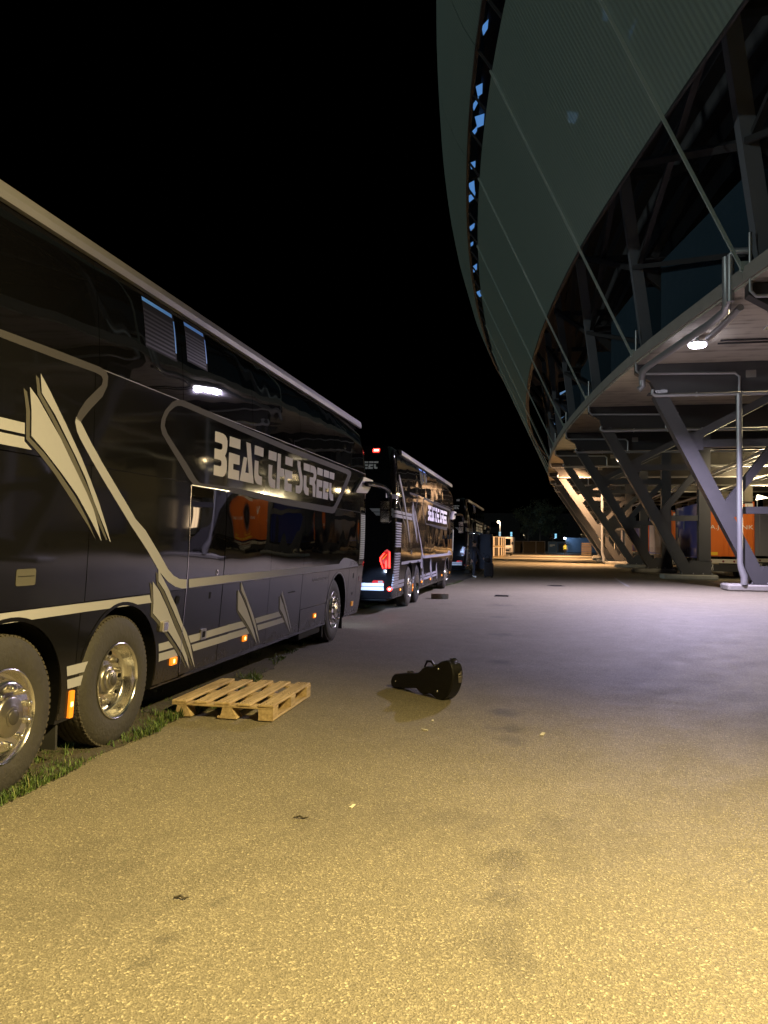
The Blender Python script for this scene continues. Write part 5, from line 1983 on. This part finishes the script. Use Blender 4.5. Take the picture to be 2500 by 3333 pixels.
def put_text(body, h, m, parent, x, y, z, sx=1.0, side=None, name='lettering'):
    me = text_mesh(body, h, 't', 0.002, 1.05)
    o = link(name, me, parent)
    me.materials.clear()
    me.materials.append(m)
    if side is None:
        o.rotation_euler = (pi / 2, 0, 0)
    else:
        o.rotation_euler = (pi / 2, 0, -pi / 2)
    o.scale = (sx, 1, 1)
    o.location = (x, y, z)
    return o


def trailer(loc, length, rear, side, label, post='blue_post', letters=True, w=2.55, h=4.0, rz=0.0):
    t = empty('trailer', loc, rz)
    tag(t, label, 'trailer', 'trailers parked under the stadium deck')
    b0 = 1.10
    mb = MB()
    mb.box(.012, w - .012, .05, length - .05, b0 + .02, h - .02)
    mb.build('cargo_box', M[side], t)
    for x0, x1, y0, y1 in ((0, .09, -.0, .14), (w - .09, w, -.0, .14), (0, .09, length - .14, length), (w - .09, w, length - .14, length)):
        mb = MB()
        mb.box(x0 - .006, x1 + .006, y0, y1, b0, h, .01)
        mb.build('corner_post', M[post if y0 > 1 else ('orange_frame' if rear.startswith('orange') else post)], t)
    mb = MB()
    mb.box(.085, w - .085, .0, .12, h - .12, h, .008)
    mb.build('header', M['chassis'], t)
    for i in (0, 1):
        x0 = .09 + i * (w - .18) / 2
        mb = MB()
        mb.box(x0 + .006, x0 + (w - .18) / 2 - .006, -.012, .045, b0 + .03, h - .13, .008)
        d = mb.build('rear_door', M[rear], t)
        for k in (.22, .80):
            mb = MB()
            xx = x0 + k * (w - .18) / 2
            mb.tube([(xx, -.026, b0 + .06), (xx, -.026, h - .16)], .014, 6)
            mb.build('lock_rod', M[rear if rear != 'pale_curtain' else 'zinc'], d)
    for s in (0, 1):
        x = -.004 if s == 0 else w + .004
        n = int(length / .55)
        for k in range(n):
            y = .25 + k * .55
            mb = MB()
            mb.box(x - .004, x + .004, y, y + .035, b0 - .06, b0 + .42)
            mb.build('curtain_strap', M['chassis'], t)
        mb = MB()
        mb.box(x - .006, x + .006, .1, length - .1, b0 - .08, b0 - .002)
        mb.build('side_rave', M[post], t)
        mb = MB()
        mb.box(.03 if s == 0 else w - .06, .06 if s == 0 else w - .03, 2.6, length - 2.4, .45, .98)
        mb.build('side_guard', M['chassis'], t)
    mb = MB()
    mb.box(.75, .92, .3, length, .80, b0 + .02).box(w - .92, w - .75, .3, length, .80, b0 + .02)
    mb.build('chassis', M['chassis'], t)
    mb = MB()
    mb.box(.03, w - .03, .02, .12, .78, .99, .01)
    bmp = mb.build('lamp_bar', M['cream'], t)
    for x in (.16, .36, .95, w - .95, w - .36, w - .16):
        mb = MB()
        mb.lathe([(0, -.012), (.05, -.01), (.06, .01)], (x, .02, .885), 12, 'y')
        mb.build('rear_lamp', M['red_off'], bmp)
    mb = MB()
    mb.box(.03, w - .03, .06, .16, .36, .74, .01)
    mb.build('under_run_bar', M['chassis'], t)
    for x in (.10, w - .48):
        mb = MB()
        mb.box(x, x + .38, .045, .058, .42, .72)
        pl = mb.build('chevron_plate', M['white_print'], t)
        for k in range(4):
            mb = MB()
            xx = x + .01 + k * .1
            mb.prism([(xx, .43), (xx + .05, .43), (min(xx + .14, x + .375), .71), (min(xx + .09, x + .37), .71)], .040, .0455, 'xz')
            mb.build('chevron', M['chassis'], pl)
    for y in (1.6, 2.75) if length < 10 else (1.6, 2.9, 4.2):
        for s in (0, 1):
            mb = MB()
            cx = .17 if s == 0 else w - .17
            mb.lathe([(0, -.12), (.28, -.13), (.34, -.15), (.49, -.14), (.505, -.10), (.505, .10), (.49, .14), (.34, .15), (.28, .13), (0, .12)], (cx, y, .505), 24, 'x')
            mb.build('wheel', M['tyre'], t)
    if letters:
        put_text('A.J.', .30, M['white_print'], t, .32, -.016, 2.52, 1.25)
        put_text('INK', .30, M['white_print'], t, 1.72, -.016, 2.52, 1.25)
        put_text('transport', .10, M['faint_print'], t, .55, -.016, 2.36, 1.6) if False else None
        for x, z, ww, hh in ((.13, 1.20, .55, .15), (2.02, 1.20, .33, .13)):
            mb = MB()
            mb.box(x, x + ww, -.018, -.0125, z, z + hh)
            mb.build('reflective_plate', M['yellow'], t)
        mb = MB()
        mb.box(1.98, 2.36, -.018, -.0125, 3.66, 3.82)
        mb.build('white_plate', M['white_print'], t)
        mb = MB()
        mb.box(.16, .34, -.018, -.0125, 3.64, 3.78)
        mb.build('white_plate', M['white_print'], t)
        mb = MB()
        mb.prism([(1.08, 3.38), (1.18, 3.38), (1.30, 3.08), (1.42, 3.38), (1.52, 3.38), (1.34, 2.88), (1.26, 2.88)], -.018, -.0125, 'xz')
        mb.build('emblem', M['white_print'], t)
        mb = MB()
        mb.prism([(2.18, 1.40), (2.30, 1.40), (2.33, 1.46), (2.20, 1.52), (2.32, 1.56), (2.24, 1.70), (2.28, 1.58), (2.16, 1.50), (2.26, 1.45)], -.018, -.0125, 'xz')
        mb.build('emblem', M['yellow'], t)
        # tall pale patches printed on the curtain
        for (y0, y1, z0, z1) in ((7.0, 7.9, 3.1, 3.8), (7.3, 8.0, 2.1, 2.75), (7.3, 8.0, 1.2, 1.75), (5.2, 5.5, 2.6, 3.4)):
            mb = MB()
            mb.box(-.0165, -.0105, y0, y1, z0, z1)
            mb.build('pale_print', M['pale_curtain'], t)
    return t


trailer((8.10, 41.9, 0), 8.3, 'orange', 'blue', 'orange backed trailer with white lettering and a blue curtain side, nearest under the deck', w=2.42, h=3.92)
trailer((8.42, 54.0, 0), 10.5, 'orange', 'pale_curtain', 'second orange backed trailer, behind the blue curtain side of the nearest trailer')
trailer((11.6, 46.5, 0), 11, 'pale_curtain', 'pale_curtain', 'grey trailer at the right edge of the photo beside the orange trailer', 'chassis', False, h=3.7)
trailer((9.0, 72.0, 0), 9.5, 'orange', 'blue', 'third orange and blue trailer, seen between the dark columns', 'orange_frame', False, h=3.6)
trailer((12.2, 64, 0), 11, 'orange', 'blue', 'orange backed trailer standing deeper under the deck', 'blue_post', False)
trailer((8.6, 86.0, 0), 8.0, 'pale_curtain', 'pale_curtain', 'farthest grey trailer near the lit doorway under the deck', 'chassis', False, h=3.5)
trailer((16.6, 30, 0), 11, 'orange', 'blue', 'blue and orange trailer parked beyond the right edge of the picture', 'blue_post', False)
lt = trailer((12.4, 41.0, 0), 5.2, 'pale_curtain', 'pale_curtain', 'grey trailer with a brightly lit open rear, beyond the right edge of the picture', 'chassis', False, h=3.9)
M['cargo_glow'] = mat('lit_cargo', (0.8, 0.6, 0.4), 0.7, emit=(1.0, 0.70, 0.42), estr=7.0)
mb = MB()
mb.box(.12, 1.75, -.03, -.016, 1.7, 3.6)
mb.build('lit_cargo', M['cargo_glow'], lt)
mb = MB()
mb.box(.9, 1.0, -.05, -.032, 1.7, 2.9).box(1.3, 1.65, -.05, -.032, 1.7, 2.3)
mb.build('stacked_goods', M['chassis'], lt)
# lit doorway in the wall under the deck, seen past the far trailers and mirrored in the coach
M['warm_glow'] = mat('lit_room', (0.8, 0.6, 0.35), 0.7, emit=(1.0, 0.66, 0.32), estr=0.9)
def doorway(loc, w, h, lab, rz=0):
    d = empty('lit_doorway', loc, rz)
    tag(d, lab, 'doorway')
    mb = MB()
    mb.box(0, w, 0, .05, .0, h)
    mb.build('lit_opening', M['warm_glow'], d)
    mb = MB()
    mb.box(-.12, -.005, -.06, .08, 0, h + .1).box(w + .005, w + .12, -.06, .08, 0, h + .1).box(-.004, w + .004, -.06, .08, h + .004, h + .1)
    mb.build('door_frame', M['steel'], d)
    mb = MB()
    mb.box(w * .55, w * .95, -.09, -.03, h * .15, h * .52)
    mb.build('stacked_goods', M['chassis'], d)
doorway((8.35, 95.2, .85), .80, 2.5, 'yellow lit doorway behind the dark raking supports')
doorway((7.35, 104, 1.1), .55, 1.6, 'small lit hatch farther along behind the raking supports')
doorway((29.9, 48.5, .4), 3.2, 2.6, 'wide lit doorway in the wall under the deck', pi / 2)

# floodlights on thin stands among the trailers; the last two are added
for (x, y, lab) in ((15.27, 60, 'lit floodlight on a thin pole above the orange trailer'), (20.7, 41.2, 'added unseen floodlight on a pole behind the grey trailer'), (20.7, 78.2, 'added unseen floodlight on a pole far back under the deck')):
    fl = empty('floodlight', (x, y, 0))
    tag(fl, lab, 'floodlight')
    mb = MB()
    mb.tube([(0, 0, 0), (0, 0, 5.0)], .035, 8)
    mb.build('pole', M['zinc'], fl)
    mb = MB()
    mb.prism([(-.08, 5.0), (.75, 5.16), (.02, 5.38)], -.12, .10, 'xz')
    mb.build('lamp_head', M['lamp_warm'], fl)

# ------------------------------------------------------------------ far end of the yard
M['bale'] = mat('wrapped_white_bale', (0.62, 0.55, 0.44), 0.6, 0, 0, 0.25, 3)
M['bale_dark'] = mat('dark_bale_side', (0.09, 0.075, 0.06), 0.8, 0, 0, 0.4, 3)
def bale(loc, first=[None]):
    if first[0] is None:
        e = empty('pallet_stack', loc)
        for k in range(5):
            mb = MB()
            y = k * .36
            mb.box(.0, .95, y, y + .335, .14, 1.22, .02)
            mb.build('white_panel', M['bale'], e)
        for k in range(3):
            mb = MB()
            mb.box(.0, .95, k * .8, k * .8 + .12, 0, .135)
            mb.build('bearer', M['wood'], e)
        mb = MB()
        mb.box(.05, .9, -.06, -.005, .2, 1.15)
        mb.build('end_panel', M['bale_dark'], e)
        first[0] = e
        return e
    c = copy_tree(first[0])
    c.location = loc
    return c
n = 0
for col_, (x, y) in enumerate(((-6.3, 90), (-5.85, 92.5), (-5.65, 95.2), (-5.55, 98), (-5.5, 101))):
    for lv in (0, 1):
        e = bale((x, y, lv * 1.235))
        e['label'] = ['lower', 'upper'][lv] + ' white panel stack on the verge, ' + ['nearest of the row', 'second in the row', 'third in the row', 'fourth in the row', 'last of the row beside the white van'][col_]
        e['category'] = 'stack'
        e['group'] = 'stacked white panels along the verge'
M['van_white'] = mat('van_white', (0.62, 0.60, 0.57), 0.3, 0, 0.6)
van = empty('white_van', (-5.9, 107, 0))
tag(van, 'white van parked at the end of the white panel stacks', 'van')
mb = MB()
mb.prism([(0, .45), (0, 1.0), (.12, 1.15), (.75, 1.35), (1.35, 2.35), (1.6, 2.55), (5.2, 2.6), (5.3, .45)], 0, 1.95, 'yz')
mb.build('body', M['van_white'], van)
mb = MB()
mb.prism([(.80, 1.42), (1.33, 2.28), (1.36, 2.26), (.84, 1.40)], .16, 1.79, 'yz')
for i, v in enumerate(mb.v):
    mb.v[i] = (v[0], v[1] - .03, v[2] + .02)
mb.build('windscreen', M['glass'], van)
mb = MB()
mb.box(1.952, 1.962, 1.55, 2.5, 1.45, 2.15, .004)
mb.build('side_window', M['glass'], van)
mb = MB()
mb.box(.25, 1.7, -.03, .02, .62, .85, .02)
mb.build('grille', M['chassis'], van)
for x in (.2, 1.75):
    mb = MB()
    mb.box(x - .14, x + .14, -.02, .04, .86, 1.08, .03)
    mb.build('headlight', M['lens'], van)
for x in (.10, 1.84):
    for y in (.95, 4.3):
        mb = MB()
        mb.lathe([(0, -.12), (.2, -.12), (.33, -.11), (.345, -.08), (.345, .08), (.33, .11), (.2, .12), (0, .12)], (x, y, .345), 20, 'x')
        mb.build('wheel', M['tyre'], van)
mb = MB()
mb.box(1.96, 2.2, .9, 1.02, 1.5, 1.85, .04)
mb.build('wing_mirror', M['chassis'], van)

M['container'] = mat('container_grey', (0.22, 0.25, 0.26), 0.6, 0, 0, 0.15, 1)
cn = empty('shipping_container', (-6.9, 131, 0))
tag(cn, 'grey shipping container with an open pale end beyond the white van', 'container')
mb = MB()
mb.box(0, 2.44, 0, 6, .15, 2.75)
mb.build('container_box', M['container'], cn)
for k in range(14):
    mb = MB()
    mb.box(2.442, 2.47, .2 + k * .42, .40 + k * .42, .25, 2.65)
    mb.build('rib', M['container'], cn)
for k in (0, 1):
    mb = MB()
    mb.box(.03 + k * 1.2, 1.2 + k * 1.2, -.05, -.004, .25, 2.65)
    mb.build('end_door', M['bale'], cn)
mb = MB()
mb.box(0.05, 2.4, .05, 5.9, 0, .148)
mb.build('base_rails', M['chassis'], cn)

M['mesh_cloth'] = mat('dark_fence_cloth', (0.05, 0.045, 0.035), 0.9, 0, 0, 0.3, 2)
M['blue_sheet'] = mat('blue_grey_hoarding', (0.10, 0.16, 0.24), 0.7, 0, 0, 0.15, .6)
def fence_panel(x0, x1, y, m, lab, z1=2.1, bars=True):
    e = empty('fence_panel', (x0, y, 0))
    w = x1 - x0
    mb = MB()
    mb.box(.04, w - .04, -.01, .01, .12, z1 - .04)
    mb.build('sheet', M[m], e)
    for x in (0, w - .05):
        mb = MB()
        mb.tube([(x + .025, 0, 0), (x + .025, 0, z1)], .03, 6)
        mb.build('post', M['zinc'], e)
    mb = MB()
    mb.tube([(.05, 0, z1 - .02), (w - .05, 0, z1 - .02)], .022, 6)
    mb.build('rail', M['zinc'], e)
    for x in (.02, w - .03):
        mb = MB()
        mb.box(x - .12, x + .12, -.32, .32, 0, .13, .02)
        mb.build('block_foot', M['plinth'], e)
    tag(e, lab, 'fence', 'temporary fence panels across the end of the yard')
fence_panel(-4.55, -3.1, 136, 'mesh_cloth', 'dark fence panel next to the grey container')
fence_panel(-3.0, -.88, 134, 'mesh_cloth', 'brown sheeted fence panel with pale posts, second from the grey container')
fence_panel(-.80, .68, 134.4, 'mesh_cloth', 'dark fence panel left of the gap before the blue hoarding')
fence_panel(1.27, 2.75, 145, 'blue_sheet', 'blue grey fence panel carrying a small pale notice')
fence_panel(2.85, 4.5, 146, 'blue_sheet', 'plain blue fence panel behind the person in the yellow jacket')
nt_ = MB()
nt_.box(0, .95, -.03, -.012, 1.35, 1.58)
nt_.box(0, .5, -.03, -.012, 1.18, 1.345)
tag(nt_.build('notice_board', M['white_print'], None, (1.55, 144.98, 0)), 'small pale notice fixed to the blue grey fence panel', 'notice')
hb = empty('blue_cabin', (4.68, 150, 0))
tag(hb, 'long blue site cabin at the end of the yard behind the yellow jacket', 'cabin')
mb = MB()
mb.box(0, 6.5, 0, 2.5, .12, 2.78)
mb.build('cabin_wall', M['blue_sheet'], hb)
mb = MB()
mb.box(-.06, 6.56, -.06, 2.56, 2.785, 2.88)
mb.build('cabin_roof', M['blue_sheet'], hb)
mb = MB()
mb.box(.2, 6.3, .2, 2.3, 0, .118)
mb.build('base', M['chassis'], hb)
br = empty('slatted_barrier', (5.85, 118.5, 0))
tag(br, 'dark slatted wooden barrier leaning by the farthest raking support', 'barrier')
for k in range(7):
    mb = MB()
    mb.box(.05, 1.45, -.02, .02, .12 + k * .26, .30 + k * .26)
    mb.build('slat', M['ply'], br)
for x in (0, 1.45):
    mb = MB()
    mb.box(x, x + .05, -.03, .05, 0, 1.95)
    mb.build('post', M['steel_dark'], br)

# pole lamps
def pole_lamp(loc, h, m, lab):
    e = empty('street_lamp', loc)
    tag(e, lab, 'street lamp')
    mb = MB()
    mb.tube([(.18, 0, 0), (.18, 0, h * .8), (.17, 0, h)], [.06, .05, .04], 8)
    mb.build('pole', M['zinc'], e)
    mb = MB()
    mb.tube([(.17, 0, h), (.05, 0, h + .05)], .03, 6)
    mb.build('arm', M['zinc'], e)
    mb = MB()
    mb.lathe([(0, -.18), (.12, -.15), (.19, 0), (.14, .12), (0, .16)], (-.05, 0, h), 16, 'z')
    mb.build('lamp_globe', m, e)
pole_lamp((-5.85, 110, 0), 4.68, M['lamp_warm'], 'lit street lamp on a thin pole above the white panel stacks')
M['lamp_blue'] = mat('cold_lamp', (1, 1, 1), 0.3, emit=(0.72, 0.86, 1.0), estr=30)
pole_lamp((4.40, 148.6, 0), 2.75, M['lamp_blue'], 'cold white lamp on a pole at the corner of the blue cabin')
for x, z, w, h in ((4.5, 3.0, .12, .62), (5.05, 2.88, .16, .25)):
    pass

# small pale blue lit displays far off, set like windows on an added dark block
M['far_wall'] = mat('far_wall', (0.010, 0.010, 0.012), 0.9)
M['cyan_win'] = mat('lit_window', (0.3, 0.5, 0.6), 0.4, emit=(0.30, 0.72, 1.0), estr=1.1)
ob = empty('office_block', (-22, 190, 0))
tag(ob, 'added dark distant block carrying a few small displays that glow pale blue', 'building')
mb = MB()
mb.box(0, 44, 0, 10, 0, 9)
mb.build('wall', M['far_wall'], ob)
for x, z in ((-9.81, 3.45), (-7.05, 3.40), (3.45, 3.1)):
    mb = MB()
    mb.box(x + 22 - .27, x + 22 + .27, -.06, -.003, z - .05, z + 1.12)
    f = mb.build('window', M['chassis'], ob)  # casing of one lit display
    for k in (0, 1):
        mb = MB()
        mb.box(x + 22 - .22, x + 22 + .22, -.075, -.062, z + k * .55, z + .48 + k * .55)
        mb.build('pane', M['cyan_win'], f)
for x in range(6):
    for z in (2.9, 5.6):
        mb = MB()
        mb.box(3 + x * 7, 4.4 + x * 7, -.03, -.002, z, z + 1.3)
        mb.build('window', M['glass'], ob)

# trees beyond the fence
M['leaf'] = mat('tree_leaf', (0.040, 0.050, 0.022), 0.8)
M['bark'] = mat('bark', (0.05, 0.04, 0.03), 0.9)
def tree(loc, h, r, seed, lab):
    e = empty('tree', loc)
    tag(e, lab, 'tree', 'dark trees beyond the fence')
    rt = random.Random(seed)
    mb = MB()
    mb.tube([(0, 0, 0), (.05, 0, h * .3), (0, .1, h * .6), (.1, 0, h * .9)], [.2, .15, .09, .03], 8)
    for k in range(9):
        a = rt.uniform(0, 2 * pi)
        z0 = h * rt.uniform(.3, .7)
        l = r * rt.uniform(.6, 1.0)
        mb.tube([(0, 0, z0), (cos(a) * l * .5, sin(a) * l * .5, z0 + h * .1), (cos(a) * l, sin(a) * l, z0 + h * .2)], [.07, .04, .015], 5)
    mb.build('trunk', M['bark'], e)
    v, f = [], []
    cl = [(rt.gauss(0, r * .45), rt.gauss(0, r * .45), h * rt.uniform(.42, 1.0), rt.uniform(.5, 1.1)) for _ in range(34)]
    for cx, cy, cz, cr in cl:
        for q in range(70):
            p = Vector((rt.gauss(cx, cr * .5), rt.gauss(cy, cr * .5), rt.gauss(cz, cr * .4)))
            a = Vector((rt.gauss(0, 1), rt.gauss(0, 1), rt.gauss(0, 1))).normalized() * .16
            b = a.cross(Vector((rt.gauss(0, 1), rt.gauss(0, 1), rt.gauss(0, 1)))).normalized() * .10
            k = len(v)
            v += [p - a, p + b, p + a, p - b]
            f.append((k, k + 1, k + 2, k + 3))
    me = bpy.data.meshes.new('crown')
    me.from_pydata([tuple(p) for p in v], [], f)
    me.materials.append(M['leaf'])
    link('crown', me, e)
tree((-2.5, 150, 0), 8.5, 2.6, 1, 'dim bushy tree rising behind the brown sheeted fence panel')
tree((-.2, 158, 0), 10, 3.0, 2, 'taller dim tree right of the bushy one behind the fence')
tree((2.4, 162, 0), 9.0, 2.6, 3, 'dark tree behind the blue grey fence panel with the notice')
